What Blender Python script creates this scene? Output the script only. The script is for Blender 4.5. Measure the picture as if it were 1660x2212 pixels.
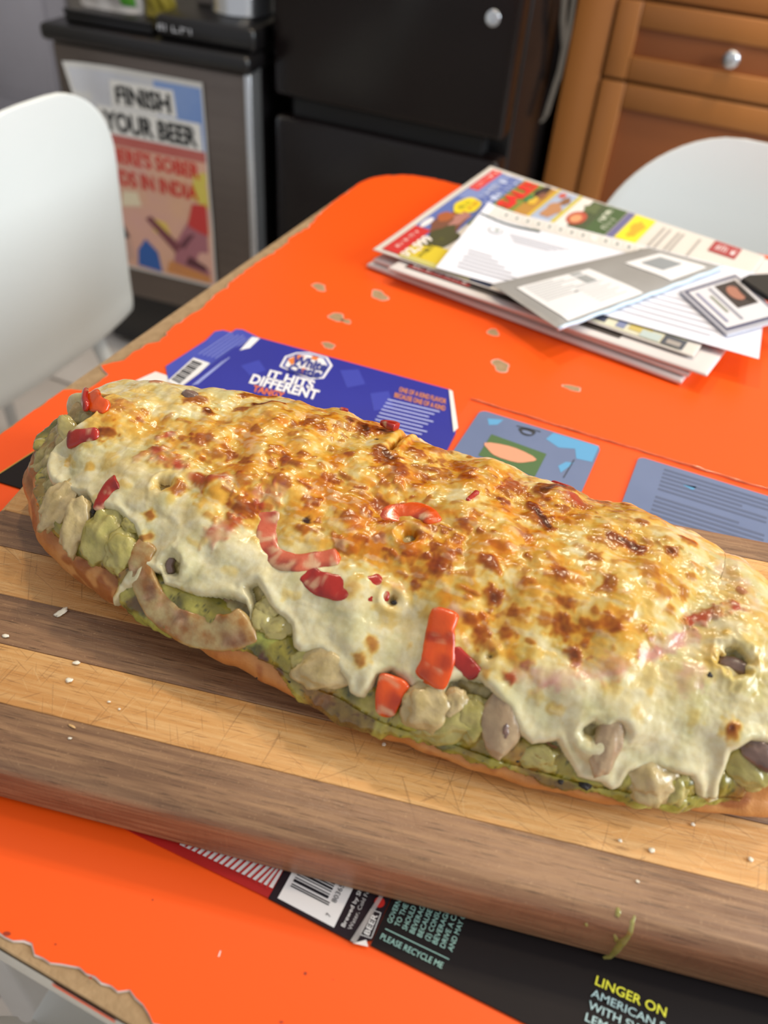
import bpy, bmesh, math, random
import numpy as np
from mathutils import Matrix, Vector, kdtree
random.seed(4); rng = np.random.default_rng(4)
for o in list(bpy.data.objects): bpy.data.objects.remove(o)
SC = bpy.context.scene; COL = SC.collection

# ------------------------------------------------------------------ camera
FPX = 1781.0                      # focal length in pixels of a 1660 x 2212 frame
TZ, CAMZ = 0.74, 1.12             # table top and camera heights (m)
_dn = np.array([-183.5, 2007.6, FPX]); _dn /= np.linalg.norm(_dn); _up = -_dn
_x = np.array([1, 0, 0.]); _x -= _x.dot(_up) * _up; _x /= np.linalg.norm(_x); _y = np.cross(_up, _x)
_a = -0.4286353
RM = np.stack([math.cos(_a) * _x + math.sin(_a) * _y, -math.sin(_a) * _x + math.cos(_a) * _y, _up])
cam = bpy.data.cameras.new('camera'); camo = bpy.data.objects.new('camera', cam); COL.objects.link(camo)
cam.sensor_fit = 'HORIZONTAL'; cam.sensor_width = 36.0; cam.lens = 36.0 * FPX / 1660.0
cam.clip_start = 0.01; cam.clip_end = 50
_m = Matrix.Identity(4)
for r in range(3):
    _m[r][0] = RM[r, 0]; _m[r][1] = -RM[r, 1]; _m[r][2] = -RM[r, 2]
_m[2][3] = CAMZ
camo.matrix_world = _m
cam.dof.use_dof = True; cam.dof.focus_distance = 0.46; cam.dof.aperture_fstop = 7.5
SC.camera = camo

# ------------------------------------------------------------------ world, lights, exposure
W = bpy.data.worlds.new('room_light'); SC.world = W; W.use_nodes = True
bg = W.node_tree.nodes['Background']; bg.inputs[0].default_value = (0.97, 0.97, 1.0, 1); bg.inputs[1].default_value = 0.54
def area(name, loc, target, size, sizey, power, col):
    l = bpy.data.lights.new(name, 'AREA'); l.shape = 'RECTANGLE'; l.size = size; l.size_y = sizey
    l.energy = power; l.color = col
    o = bpy.data.objects.new(name, l); COL.objects.link(o); o.location = loc
    o.rotation_euler = (Vector(target) - Vector(loc)).to_track_quat('-Z', 'Y').to_euler()
    return o
area('window_daylight', (2.3, 0.75, 1.75), (0, 0.5, 0.75), 1.5, 1.3, 84, (0.86, 0.94, 1.0))
for _n, _x0, _y0, _e in (('a', -0.65, 1.45, 13), ('b', 0.25, 1.45, 13), ('c', 0.75, 0.75, 7)):
    area('ceiling_lamp_' + _n, (_x0, _y0, 2.45), (_x0, _y0, 0), 0.13, 0.13, _e, (1.0, 0.83, 0.60))
VS = SC.view_settings; VS.view_transform = 'Standard'; VS.look = 'None'; VS.gamma = 1.0
VS.use_curve_mapping = False; VS.exposure = -0.03

# ------------------------------------------------------------------ helpers
O3 = np.array([0, 0, CAMZ])
def ray(px, py): return RM @ np.array([px - 830, py - 1106, FPX])
def pl(px, py, z=TZ):
    """the point of the horizontal plane at height z that stands at this place"""
    r = ray(px, py); return O3 + r * (z - CAMZ) / r[2]
def pr(P):
    c = (np.asarray(P) - O3) @ RM
    return np.stack([830 + FPX * c[..., 0] / c[..., 2], 1106 + FPX * c[..., 1] / c[..., 2], c[..., 2]], -1)
def lin(c):
    if isinstance(c, str):
        c = [int(c[i:i + 2], 16) for i in (0, 2, 4)]
    return tuple((v / 255 / 12.92) if v / 255 <= .04045 else ((v / 255 + .055) / 1.055) ** 2.4 for v in c[:3])
def sm(a, b, x):
    t = np.clip((x - a) / (b - a), 0, 1); return t * t * (3 - 2 * t)
_perm = rng.permutation(256); _perm = np.concatenate([_perm, _perm]).astype(np.int64)
_grad = rng.normal(size=(256, 3)); _grad /= np.linalg.norm(_grad, axis=1)[:, None]
def pn(P):
    P = np.asarray(P, float); I = np.floor(P).astype(np.int64); F = P - I; I &= 255
    U = F * F * F * (F * (F * 6 - 15) + 10); out = np.zeros(P.shape[:-1])
    for dx in (0, 1):
        for dy in (0, 1):
            for dz in (0, 1):
                h = _perm[_perm[_perm[(I[..., 0] + dx) & 255] + ((I[..., 1] + dy) & 255)] + ((I[..., 2] + dz) & 255)]
                g = _grad[h]
                w = (U[..., 0] if dx else 1 - U[..., 0]) * (U[..., 1] if dy else 1 - U[..., 1]) * (U[..., 2] if dz else 1 - U[..., 2])
                out += w * (g[..., 0] * (F[..., 0] - dx) + g[..., 1] * (F[..., 1] - dy) + g[..., 2] * (F[..., 2] - dz))
    return out * 1.6

MATS = {}
def mat(name, c1, c2=None, scale=8.0, rough=0.5, bump=0.0, bscale=None, metal=0.0, coat=0.0, stretch=(1, 1, 1), spec=0.5,
        contrast=0.5, sss=0.0, alpha=1.0, trans=0.0, attr=None, rvar=0.0):
    if name in MATS: return MATS[name]
    m = bpy.data.materials.new(name); m.use_nodes = True; nt = m.node_tree; N = nt.nodes; L = nt.links
    b = N['Principled BSDF']
    tc = N.new('ShaderNodeTexCoord'); mp = N.new('ShaderNodeMapping'); mp.inputs['Scale'].default_value = stretch
    L.new(tc.outputs['Object'], mp.inputs['Vector'])
    nz = N.new('ShaderNodeTexNoise'); nz.inputs['Scale'].default_value = scale; nz.inputs['Detail'].default_value = 6
    L.new(mp.outputs[0], nz.inputs['Vector'])
    mx = N.new('ShaderNodeMix'); mx.data_type = 'RGBA'
    a, d = lin(c1), lin(c2 if c2 else c1)
    mr = N.new('ShaderNodeMapRange'); mr.inputs[1].default_value = .5 - contrast / 2; mr.inputs[2].default_value = .5 + contrast / 2
    L.new(nz.outputs['Fac'], mr.inputs[0]); L.new(mr.outputs[0], mx.inputs[0])
    if attr:
        at = N.new('ShaderNodeAttribute'); at.attribute_name = attr
        mx.blend_type = 'MULTIPLY'; mx.inputs[6].default_value = (1, 1, 1, 1)
        L.new(at.outputs['Color'], mx.inputs[6]); mx.inputs[7].default_value = (*[v for v in d], 1)
    else:
        mx.inputs[6].default_value = (*a, 1); mx.inputs[7].default_value = (*d, 1)
    L.new(mx.outputs[2], b.inputs['Base Color'])
    b.inputs['Roughness'].default_value = rough; b.inputs['Metallic'].default_value = metal
    if rvar:
        rr = N.new('ShaderNodeMapRange'); rr.inputs[3].default_value = max(rough - rvar, .02); rr.inputs[4].default_value = rough + rvar
        L.new(nz.outputs['Fac'], rr.inputs[0]); L.new(rr.outputs[0], b.inputs['Roughness'])
    b.inputs['Coat Weight'].default_value = coat; b.inputs['Coat Roughness'].default_value = .12
    b.inputs['Specular IOR Level'].default_value = spec
    b.inputs['Alpha'].default_value = alpha; b.inputs['Transmission Weight'].default_value = trans
    if sss:
        b.inputs['Subsurface Weight'].default_value = sss; b.inputs['Subsurface Radius'].default_value = (1, .7, .4)
        b.inputs['Subsurface Scale'].default_value = .004
    if bump:
        n2 = N.new('ShaderNodeTexNoise'); n2.inputs['Scale'].default_value = bscale or scale * 3; n2.inputs['Detail'].default_value = 4
        L.new(mp.outputs[0], n2.inputs['Vector'])
        bp = N.new('ShaderNodeBump'); bp.inputs['Strength'].default_value = bump; bp.inputs['Distance'].default_value = .001
        L.new(n2.outputs['Fac'], bp.inputs['Height']); L.new(bp.outputs[0], b.inputs['Normal'])
    MATS[name] = m
    return m
def ink(hexc, rough=.45):
    return mat('print_' + hexc + ('' if rough == .45 else '_gloss'), hexc, hexc, 60, rough)

def tag(o, label=None, cat=None, group=None, kind=None):
    if label: o['label'] = label
    if cat: o['category'] = cat
    if group: o['group'] = group
    if kind: o['kind'] = kind
    return o
def empty(name, loc, label=None, cat=None, group=None, rz=0.0):
    o = bpy.data.objects.new(name, None); COL.objects.link(o); o.location = loc; o.rotation_euler.z = rz
    o.empty_display_size = .02
    return tag(o, label, cat, group)
def obj(name, V, F, material, parent=None, smooth=False, uvw=False):
    """mesh from world-space (or parent-local) vertices"""
    me = bpy.data.meshes.new(name); me.from_pydata([tuple(map(float, v)) for v in V], [], [tuple(f) for f in F]); me.update()
    return mobj(name, me, material, parent, smooth)
def mobj(name, me, material, parent=None, smooth=False):
    if material and not len(me.materials): me.materials.append(material)
    if smooth: me.polygons.foreach_set('use_smooth', [True] * len(me.polygons))
    o = bpy.data.objects.new(name, me); COL.objects.link(o)
    if parent is not None:
        o.parent = parent
    return o
def bm_obj(name, bm, material, parent=None, smooth=False):
    me = bpy.data.meshes.new(name); bm.to_mesh(me); bm.free(); return mobj(name, me, material, parent, smooth)
def box(name, lo, hi, material, parent=None, bevel=0.0, seg=2, smooth=None):
    bm = bmesh.new(); bmesh.ops.create_cube(bm, size=1)
    lo = Vector(lo); hi = Vector(hi)
    for v in bm.verts: v.co = Vector([(lo[i] + hi[i]) / 2 + v.co[i] * (hi[i] - lo[i]) for i in range(3)])
    if bevel:
        bmesh.ops.bevel(bm, geom=bm.edges[:], offset=bevel, segments=seg, affect='EDGES', profile=.5)
    return bm_obj(name, bm, material, parent, bool(bevel) if smooth is None else smooth)
def prism(name, poly, z0, z1, material, parent=None, bevel=0.0):
    bm = bmesh.new(); vs = [bm.verts.new((p[0], p[1], z0)) for p in poly]; f = bm.faces.new(vs)
    if f.normal.z > 0: f.normal_flip()
    r = bmesh.ops.extrude_face_region(bm, geom=[f])
    for v in r['geom']:
        if isinstance(v, bmesh.types.BMVert): v.co.z = z1
    bm.normal_update(); bmesh.ops.recalc_face_normals(bm, faces=bm.faces)
    return bm_obj(name, bm, material, parent)
def lathe(name, prof, loc, material, parent=None, n=32, sx=1, sy=1):
    V = []; F = []
    for i in range(n):
        a = 2 * math.pi * i / n
        for r, z in prof: V.append((loc[0] + r * math.cos(a) * sx, loc[1] + r * math.sin(a) * sy, loc[2] + z))
    k = len(prof)
    for i in range(n):
        for j in range(k - 1):
            F.append((i * k + j, (i + 1) % n * k + j, (i + 1) % n * k + j + 1, i * k + j + 1))
    o = obj(name, V, F, material, parent, True); return o
def tube(name, pts, r, material, parent=None, n=10):
    pts = [Vector(p) for p in pts]; V = []; F = []
    for i, p in enumerate(pts):
        d = (pts[min(i + 1, len(pts) - 1)] - pts[max(i - 1, 0)]).normalized()
        s = d.cross(Vector((0, 0, 1)))
        if s.length < 1e-3: s = Vector((1, 0, 0))
        s.normalize(); t = s.cross(d); rr = r[i] if isinstance(r, (list, tuple)) else r
        for k in range(n):
            a = 2 * math.pi * k / n; V.append(p + (s * math.cos(a) + t * math.sin(a)) * rr)
    for i in range(len(pts) - 1):
        for k in range(n): F.append((i * n + k, i * n + (k + 1) % n, (i + 1) * n + (k + 1) % n, (i + 1) * n + k))
    F.append(tuple(range(n))[::-1]); F.append(tuple(range((len(pts) - 1) * n, len(pts) * n)))
    return obj(name, V, F, material, parent, True)
def copy_tree(o, parent=None):
    c = o.copy(); COL.objects.link(c)
    if parent is not None: c.parent = parent
    for ch in list(o.children): copy_tree(ch, c)
    return c

_tc = {}
def glyphs(s, bold=0.0, spacing=1.0):
    key = (s, bold, spacing)
    if key in _tc: return _tc[key]
    cu = bpy.data.curves.new('lettering', 'FONT'); cu.body = s; cu.size = 1.0; cu.offset = bold; cu.resolution_u = 3; cu.space_character = spacing
    o = bpy.data.objects.new('lettering', cu); COL.objects.link(o)
    dg = bpy.context.evaluated_depsgraph_get(); dg.update()
    me = bpy.data.meshes.new_from_object(o.evaluated_get(dg))
    V = np.array([v.co[:] for v in me.vertices]) if len(me.vertices) else np.zeros((0, 3)); F = [tuple(p.vertices) for p in me.polygons]
    bpy.data.objects.remove(o); bpy.data.meshes.remove(me); bpy.data.curves.remove(cu)
    if len(V): V[:, 0] -= V[:, 0].min()
    _tc[key] = (V, F); return V, F
class Ink:
    """flat print collected by colour, linked as one part per colour"""
    def __init__(s): s.d = {}; s.many = set()
    def add(s, c, V, F, many=False):
        if many: s.many.add(c)
        s.d.setdefault(c, []).append(([tuple(map(float, p)) for p in V], [tuple(q) for q in F]))
    def text(s, c, t, o, xe, ye, bold=0.0, fit=True, h=None, spacing=1.0):
        """text with its baseline from o to xe (3D) and cap height o to ye; h: map function instead"""
        V, F = glyphs(t, bold, spacing)
        if not len(V): return
        o, xe, ye = map(np.array, (o, xe, ye)); w = V[:, 0].max(); ch = .72
        X = (xe - o) / w if fit else (xe - o) / np.linalg.norm(xe - o) * np.linalg.norm(ye - o) / ch
        Y = (ye - o) / ch
        P = o + V[:, :1] * X + V[:, 1:2] * Y
        s.add(c, P if h is None else [h(*p) for p in P], F, True)
    def poly(s, c, pts): s.add(c, pts, [tuple(range(len(pts)))])
    def build(s, parent, name='print', rough=.45):
        nm = name if name != 'print' else 'printed_ink'
        for c, L in s.d.items():
            if len(L) <= 8:
                for v, f in L:
                    o = obj(nm, v, f, ink(c, rough), parent)
                    if len(f) > 1 and c in s.many: o['kind'] = 'stuff'
            else:
                V = []; F = []
                for v, f in L: F += [tuple(i + len(V) for i in q) for q in f]; V += v
                obj(nm, V, F, ink(c, rough), parent)['kind'] = 'stuff'

def scrawl(n, seed):
    r = random.Random(seed); x = 0.0; out = []
    for _ in range(n):
        w = r.uniform(.5, .9); k = r.choice((0, 1, 2)); out.append((x, 0, x + .18, .72 * r.uniform(.8, 1)))
        if k: out.append((x + .18, r.choice((0, .3, .56)), x + w, r.choice((.14, .44, .70))))
        if k == 2: out.append((x + w - .18, 0, x + w, .72))
        x += w + .28
    V = []; F = []
    for a, b, c, d in out:
        b, d = min(b, d), max(b, d); i = len(V); V += [(a, b, 0), (c, b, 0), (c, d, 0), (a, d, 0)]; F.append((i, i + 1, i + 2, i + 3))
    return np.array(V), F
class Slab:
    """a thin laid sheet or folded paper: four corners (front left, front right, back right, back left), thickness, rounded rims, waves"""
    def __init__(s, c, th, rim=None, wave=0.0, ws=9.0, seed=0.0, curl=None):
        s.c = [np.array(p, float) for p in c]; s.th = th; s.rim = rim or th; s.wave = wave; s.ws = ws; s.seed = seed; s.curl = curl
        s.lu = np.linalg.norm(s.c[1] - s.c[0]); s.lv = np.linalg.norm(s.c[3] - s.c[0])
    def base(s, u, v):
        u = np.asarray(u, float)[..., None]; v = np.asarray(v, float)[..., None]
        return s.c[0] * (1 - u) * (1 - v) + s.c[1] * u * (1 - v) + s.c[2] * u * v + s.c[3] * (1 - u) * v
    def lift(s, u, v):
        P = s.base(u, v); z = 0
        if s.wave: z = s.wave * (pn(P * s.ws + s.seed) + .35 * pn(P * s.ws * 2.7 + s.seed) + .5)
        if s.curl: z = z + s.curl(np.asarray(u, float), np.asarray(v, float))
        return z
    def top(s, u, v, h=0.0):
        P = s.base(u, v)
        d = np.minimum(np.minimum(u, 1 - u) * s.lu, np.minimum(v, 1 - v) * s.lv)
        e = np.sqrt(np.clip(1 - (1 - np.clip(d / s.rim, 0, 1)) ** 2, 0, 1))
        P[..., 2] += s.lift(u, v) + s.th * (.5 + .5 * e) + h
        return P
    def pt(s, u, v, h=.0004): return s.top(np.array(float(u)), np.array(float(v)), h)
    def build(s, name, material, parent=None, nu=40, nv=40):
        def ax(n, l):
            k = np.linspace(0, 1, n); e = s.rim / l
            return np.unique(np.clip(np.concatenate([k, [e * .1, e * .3, e * .6, e, 1 - e, 1 - e * .6, 1 - e * .3, 1 - e * .1]]), 0, 1))
        U = ax(nu, s.lu); Vv = ax(nv, s.lv); gu, gv = np.meshgrid(U, Vv, indexing='ij')
        T = s.top(gu, gv); B = s.base(gu, gv)
        d = np.minimum(np.minimum(gu, 1 - gu) * s.lu, np.minimum(gv, 1 - gv) * s.lv)
        e = np.sqrt(np.clip(1 - (1 - np.clip(d / s.rim, 0, 1)) ** 2, 0, 1))
        B[..., 2] += s.lift(gu, gv) + s.th * (.5 - .5 * e)
        a, b = len(U), len(Vv); V = np.concatenate([T.reshape(-1, 3), B.reshape(-1, 3)]); n = a * b; F = []
        for i in range(a - 1):
            for j in range(b - 1):
                q = (i * b + j, (i + 1) * b + j, (i + 1) * b + j + 1, i * b + j + 1)
                F.append(q); F.append(tuple(n + k for k in q[::-1]))
        o = obj(name, V, F, material, parent, True); return o
    def quad(s, I, c, u0, v0, u1, v1, n=10, m=10, h=.0004):
        gu, gv = np.meshgrid(np.linspace(u0, u1, n + 1), np.linspace(v0, v1, m + 1), indexing='ij')
        T = s.top(gu, gv, h).reshape(-1, 3)
        I.add(c, T, [(i * (m + 1) + j, (i + 1) * (m + 1) + j, (i + 1) * (m + 1) + j + 1, i * (m + 1) + j + 1) for i in range(n) for j in range(m)])
    def text(s, I, c, t, o, xe, ye, bold=0.0, h=.0007):
        V, F = glyphs(t, bold) if isinstance(t, str) else scrawl(t, int(o[0] * 1000))      # a number: that many unreadable letters
        if not len(V): return
        o, xe, ye = map(np.array, (o, xe, ye)); X = (xe - o) / V[:, 0].max(); Y = (ye - o) / .72
        q = o + V[:, :1] * X + V[:, 1:2] * Y
        I.add(c, s.top(np.clip(q[:, 0], 0, 1), np.clip(q[:, 1], 0, 1), h), F, True)
    def blob(s, I, c, u, v, ru, rv, n=20, h=.0006, jag=0.0, rot=0):
        k = np.arange(n) * 2 * np.pi / n; r = 1 + jag * np.sin(k * 5 + u * 40) + jag * .7 * np.sin(k * 3 + v * 60)
        uu = u + ru * r * np.cos(k + rot); vv = v + rv * r * np.sin(k + rot)
        I.add(c, s.top(np.clip(uu, 0, 1), np.clip(vv, 0, 1), h), [tuple(range(n))])

# ------------------------------------------------------------------ the room
M_grout = mat('grout', '7d766c', '6b645b', 40, .9)
M_tile = mat('floor_tile', 'cfc9c3', 'b9b0a8', 3.5, .42, bump=.1, bscale=30)
floor = tag(box('floor', (-3.1, -1.2, -.06), (2.6, 2.5, -.003), M_grout), kind='structure')
P_, GX, GY = .323, -1.47, 1.233
tile_me = None
for i in range(-4, 9):
    for j in range(-6, 4):
        x0, y0 = GX + i * P_, GY + j * P_
        if x0 < -3 or y0 < -1.1 or x0 > 2.2 or y0 > 2.2: continue
        if tile_me is None:
            t = box('tile', (.004, .004, -.0028), (P_ - .004, P_ - .004, .003), M_tile, floor, .002); tile_me = t.data
        else:
            t = bpy.data.objects.new('tile', tile_me); COL.objects.link(t); t.parent = floor
        t.location = (x0, y0, 0)
M_wall = mat('wall_paint', 'b9b3a8', 'b2aca2', 4, .8)
tag(box('wall_back', (-3.1, 2.45, 0), (2.6, 2.55, 2.6), M_wall), kind='structure')
tag(box('wall_left', (-3.2, -1.2, 0), (-3.1, 2.55, 2.6), M_wall), kind='structure')
# grey panelled door on the back wall
M_door = mat('door_paint', 'c2c2cf', 'babac6', 5, .5)
DX = -2.62
door = tag(box('door_1', (DX - .46, 2.405, .01), (DX + .42, 2.449, 2.05), M_door, None, .004), kind='structure')
for cx in (DX - .22, DX + .18):
    for z0, z1 in ((.20, .62), (.74, 1.30), (1.42, 1.92)):
        pnl = box('door_panel', (cx - .13, 2.395, z0), (cx + .13, 2.404, z1), M_door, door, .004)
        box('panel_moulding', (cx - .155, 2.398, z0 - .025), (cx + .155, 2.4035, z1 + .025), M_door, pnl, .002)
tag(box('trim_1', (DX + .43, 2.41, .01), (DX + .51, 2.449, 2.1), mat('trim_paint', '8d8984', '86827d', 6, .5), None, .004), kind='structure')
tag(box('baseboard_back', (DX + .52, 2.43, .005), (2.5, 2.449, .12), mat('trim_paint2', 'c6c2ba', 'bdb9b0', 6, .5)), kind='structure')

# ------------------------------------------------------------------ table: particle board core, white primer, chipped orange paint
TX0, TX1, TY0, TY1, TR = -.443, .80, .07, 1.027, .075
def rrect(ins=0.0, n=14, step=.004, r=TR):
    pts = []
    cs = [(TX0 + r, TY0 + r, 180), (TX1 - r, TY0 + r, 270), (TX1 - r, TY1 - r, 0), (TX0 + r, TY1 - r, 90)]
    for cx, cy, a in cs:
        for k in range(n + 1):
            b = math.radians(a + 90 * k / n); pts.append((cx + (r - ins) * math.cos(b), cy + (r - ins) * math.sin(b)))
    out = []
    for i in range(len(pts)):
        p, q = np.array(pts[i]), np.array(pts[(i + 1) % len(pts)]); m = max(1, int(np.linalg.norm(q - p) / step))
        for k in range(m): out.append(tuple(p + (q - p) * k / m))
    return np.array(out)
def wear(p):
    """how far the paint has chipped back from the rim at this place"""
    x, y = p
    n1 = abs(pn(np.array([x * 22, y * 22, .3]))); n2 = abs(pn(np.array([x * 90, y * 90, 5.3]))); n3 = abs(pn(np.array([x * 260, y * 260, 9.3])))
    w = .0022 + .004 * n1 + .003 * n2 + .0012 * n3
    if x < TX0 + .02:
        w = .0016 + .002 * n2 + .001 * n3
        w += .016 * float(sm(.412, .418, y) * (1 - sm(.448, .452, y)))
        w += (.007 + .008 * n1 + .003 * n2) * float(sm(.448, .47, y) * (1 - sm(.76, .90, y)))
        w += .004 * float(sm(.50, .51, y) * (1 - sm(.60, .66, y)))
    if y < TY0 + .02:
        w = .0028 + .0035 * float(sm(-.165, -.15, x) * (1 - sm(-.12, -.105, x))) + .0035 * n2 + .0025 * n3 - .001 * float(1 - sm(-.2, -.17, x))
    return max(w, .0008)
base_poly = rrect(0)
nrm = np.roll(base_poly, -1, 0) - np.roll(base_poly, 1, 0); nrm = np.stack([-nrm[:, 1], nrm[:, 0]], 1); nrm /= np.linalg.norm(nrm, axis=1)[:, None]
wr = np.array([wear(p) for p in base_poly])
wr2 = np.maximum(wr - .0003 - .0012 * np.abs(np.array([pn(np.array([p[0] * 60, p[1] * 60, 2.2])) for p in base_poly])), .0004)
table = empty('dining_table', (0, 0, 0), 'orange painted table with chipped worn edges, under the cutting board', 'table')
M_core = mat('particle_board', 'b2946e', '8f7350', 120, .9, bump=.5, bscale=400, contrast=.7)
M_primer = mat('white_primer', 'e6ddd4', 'd8cfc8', 60, .6)
M_orange = mat('orange_paint', 'f85a11', 'f0520b', 2.5, .38, bump=.05, bscale=60, rvar=.05, spec=.35)
prism('core_board', base_poly, TZ - .022, TZ - .0016, M_core, table)
edge_out = rrect(-.0006)
bm = bmesh.new(); k = len(edge_out); ring = []
M_side = mat('edge_band', 'cfc8c0', 'c2bab2', 14, .4)
for z in (TZ - .0222, TZ - .0052): ring.append([bm.verts.new((p[0], p[1], z)) for p in edge_out])
for i in range(k): bm.faces.new((ring[0][i], ring[0][(i + 1) % k], ring[1][(i + 1) % k], ring[1][i]))
bm_obj('edge_band', bm, M_side, table)
bm = bmesh.new()
for i in range(k):     # remnant of orange paint on the near rim
    p, q = edge_out[i], edge_out[(i + 1) % k]
    if p[1] < TY0 + .001 and (-.158 < p[0] < -.1245 ):
        o_ = .0007; bm.faces.new([bm.verts.new((p[0], p[1] - o_, TZ - .0085)), bm.verts.new((q[0], q[1] - o_, TZ - .0085)), bm.verts.new((q[0], q[1] - o_, TZ - .0046)), bm.verts.new((p[0], p[1] - o_, TZ - .0046))])
bm_obj('paint_remnant', bm, M_orange, table)
prism('primer_coat', base_poly + nrm * wr2[:, None], TZ - .0016, TZ - .0007, M_primer, table)
prism('paint_coat', base_poly + nrm * wr[:, None], TZ - .0007, TZ, M_orange, table)
M_leg = mat('table_leg_paint', 'cfcac2', 'c4beb6', 10, .5)
for x in (TX0 + .08, TX1 - .08):
    for y in (TY0 + .08, TY1 - .08):
        box('leg', (x - .025, y - .025, .004), (x + .025, y + .025, TZ - .0222), M_leg, table, .004)
for (px, py, rx, ry, rot) in [(690, 620, 15, 7, .1), (820, 638, 17, 10, .2), (728, 685, 18, 8, .5), (748, 694, 10, 5, .6), (710, 746, 15, 6, 0), (1082, 790, 19, 12, .4),
                              (1237, 838, 18, 6, .1), (1066, 718, 11, 8, .2), (735, 1000, 6, 4, 0)]:
    if py > 900: continue
    c0 = pl(px, py); ex = pl(px + rx, py + rx * .2) - c0; ey = pl(px, py - ry) - c0
    ks = np.arange(18) * 2 * np.pi / 18
    for nm, f, z, mt in (('primer_ring', 1.07, .00005, M_primer), ('paint_chip', 1.0, .0001, M_core)):
        pts = []
        for kk in ks:
            j = .95 * (1 + .12 * math.sin(kk * 3 + px) + .13 * math.sin(kk * 2 + py) + .08 * math.sin(kk * 5 + px))
            p = c0 + (ex * math.cos(kk + rot) + ey * math.sin(kk + rot)) * j * f
            pts.append((p[0], p[1], TZ + z))
        obj(nm, pts, [tuple(range(18))], mt, table)
# scuffs on the paint
for (px, py, rx, ry) in [(120, 2040, 3, 2), (196, 2112, 4, 3), (15, 2017, 9, 5), (660, 2103, 4, 4), (330, 1944, 2, 2), (720, 2116, 2, 1), (608, 2208, 5, 3)]:
    c0 = pl(px, py); ks = np.arange(10) * 2 * np.pi / 10
    obj('stain', [(*((c0 + (pl(px + rx, py) - c0) * math.cos(k_) + (pl(px, py - ry) - c0) * math.sin(k_))[:2]), TZ + .0001) for k_ in ks], [tuple(range(10))], mat('stain_brown', 'a8340c', '8c2a0a', 80, .5), table)
c0 = pl(475, 2060)
obj('scratch', [pl(471, 2066, TZ + .0001), pl(474, 2067, TZ + .0001), pl(478, 2054, TZ + .0001), pl(476, 2053, TZ + .0001)], [(0, 1, 2, 3)], M_primer, table)

# ------------------------------------------------------------------ compact fridge with steel door and the poster on it
M_black = mat('black_enamel', '141213', '0e0d0e', 8, .3)
M_steel = mat('brushed_steel', '746b65', '6a615c', 6, .40, metal=.85, stretch=(1, 1, 40), rvar=.06)
M_steel_l = mat('bright_steel', 'd5d8dc', 'c6cace', 6, .25, metal=.9)
MFW = empty('compact_fridge', (-.906, 1.45, 0), 'compact fridge with a grey steel door and black top, left of the tall black refrigerator', 'fridge', rz=math.radians(5))
box('body', (-.437, .045, .02), (-.002, .50, .705), M_black, MFW, .006)
box('door', (-.437, 0, .165), (-.006, .044, .692), M_steel, MFW, .008)
box('door_trim', (-.014, -.003, .165), (.001, .043, .692), M_steel_l, MFW, .003)
box('kick_plate', (-.43, .03, .02), (-.004, .046, .16), M_black, MFW, .003)
box('lid', (-.45, -.015, .693), (.004, .505, .724), M_black, MFW, .010)
for x in (-.40, -.04):
    for y in (.08, .46): lathe('foot', [(0, 0), (.018, 0), (.018, .02), (0, .02)], (x, y, 0.003), M_black, MFW, 12)
# poster
PO = empty('poster', (-.906, 1.45, 0), 'paper poster about finishing beer, taped to the steel fridge door', 'poster', rz=math.radians(5))
PW, PH, PX, PZ = .285, .425, -.385, .240
def post(u, v, h=0.0):
    b = .010 * max(0, 1 - u / .14) ** 2 + .012 * max(0, (v - .86) / .14) * max(0, 1 - u / .3) + .0008 * math.sin(v * 14)
    return (PX + u * PW + (-.012 * max(0, 1 - u / .2) * v if v > .5 else 0), -.0045 - b - h, PZ + v * PH)
def pquad(I, c, poly, h):
    I.add(c, [post(u, v, h) for u, v in poly], [tuple(range(len(poly)))])
def pgrid(name, m, u0, v0, u1, v1, h, n=16, back=False):
    V = [post(u0 + (u1 - u0) * i / n, v0 + (v1 - v0) * j / n, h) for i in range(n + 1) for j in range(n + 1)]
    F = [(i * (n + 1) + j, (i + 1) * (n + 1) + j, (i + 1) * (n + 1) + j + 1, i * (n + 1) + j + 1) for i in range(n) for j in range(n)]
    return obj(name, V, F, m, PO, True)
pgrid('paper', mat('poster_paper', 'd5d2cc', 'cbc8c2', 10, .6), 0, 0, 1, 1, 0)
pgrid('sky_print', mat('poster_sky', '5b83c6', '93a8cf', 5, .5), .62, .66, .985, .975, .0006)
pgrid('sky_pale_print', mat('poster_sky2', 'b9bcc9', 'cfcdc9', 5, .5), .02, .66, .62, .975, .0006)
pgrid('scene_print', mat('poster_scene', 'd9a69a', 'e0b08c', 9, .5, contrast=.4), .02, .015, .985, .66, .0006)
pgrid('roof_print', mat('poster_roof', 'b5564e', 'c06a60', 12, .5), .02, .645, .985, .695, .0009, 8)
I = Ink()
def pt_(s, c, u0, u1, v0, v1, b=0.02, h=.0016):
    V, F = glyphs(s, b); w = V[:, 0].max()
    I.add(c, [post(u0 + p[0] / w * (u1 - u0), v0 + p[1] / .72 * (v1 - v0), h) for p in V], F, True)
for s, u0, u1, v0, v1 in (('FINISH', .30, .74, .845, .925), ('YOUR BEER', .17, .93, .715, .80)):
    pquad(I, 'e6e3dc', [(u0 - .04, v0 - .02), (u1 + .04, v0 - .02), (u1 + .03, v1 + .02), (u0 - .03, v1 + .02)], .0011)
    pt_(s, '15181a', u0, u1, v0, v1, .045)
pt_("THERE'S SOBER", 'd23328', .10, .93, .565, .635, .03); pt_('KIDS IN INDIA', 'd23328', .14, .90, .455, .53, .03)
pquad(I, 'd9c65a', [(.84, .46), (.98, .42), (.98, .60), (.88, .58)], .0010)
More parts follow.
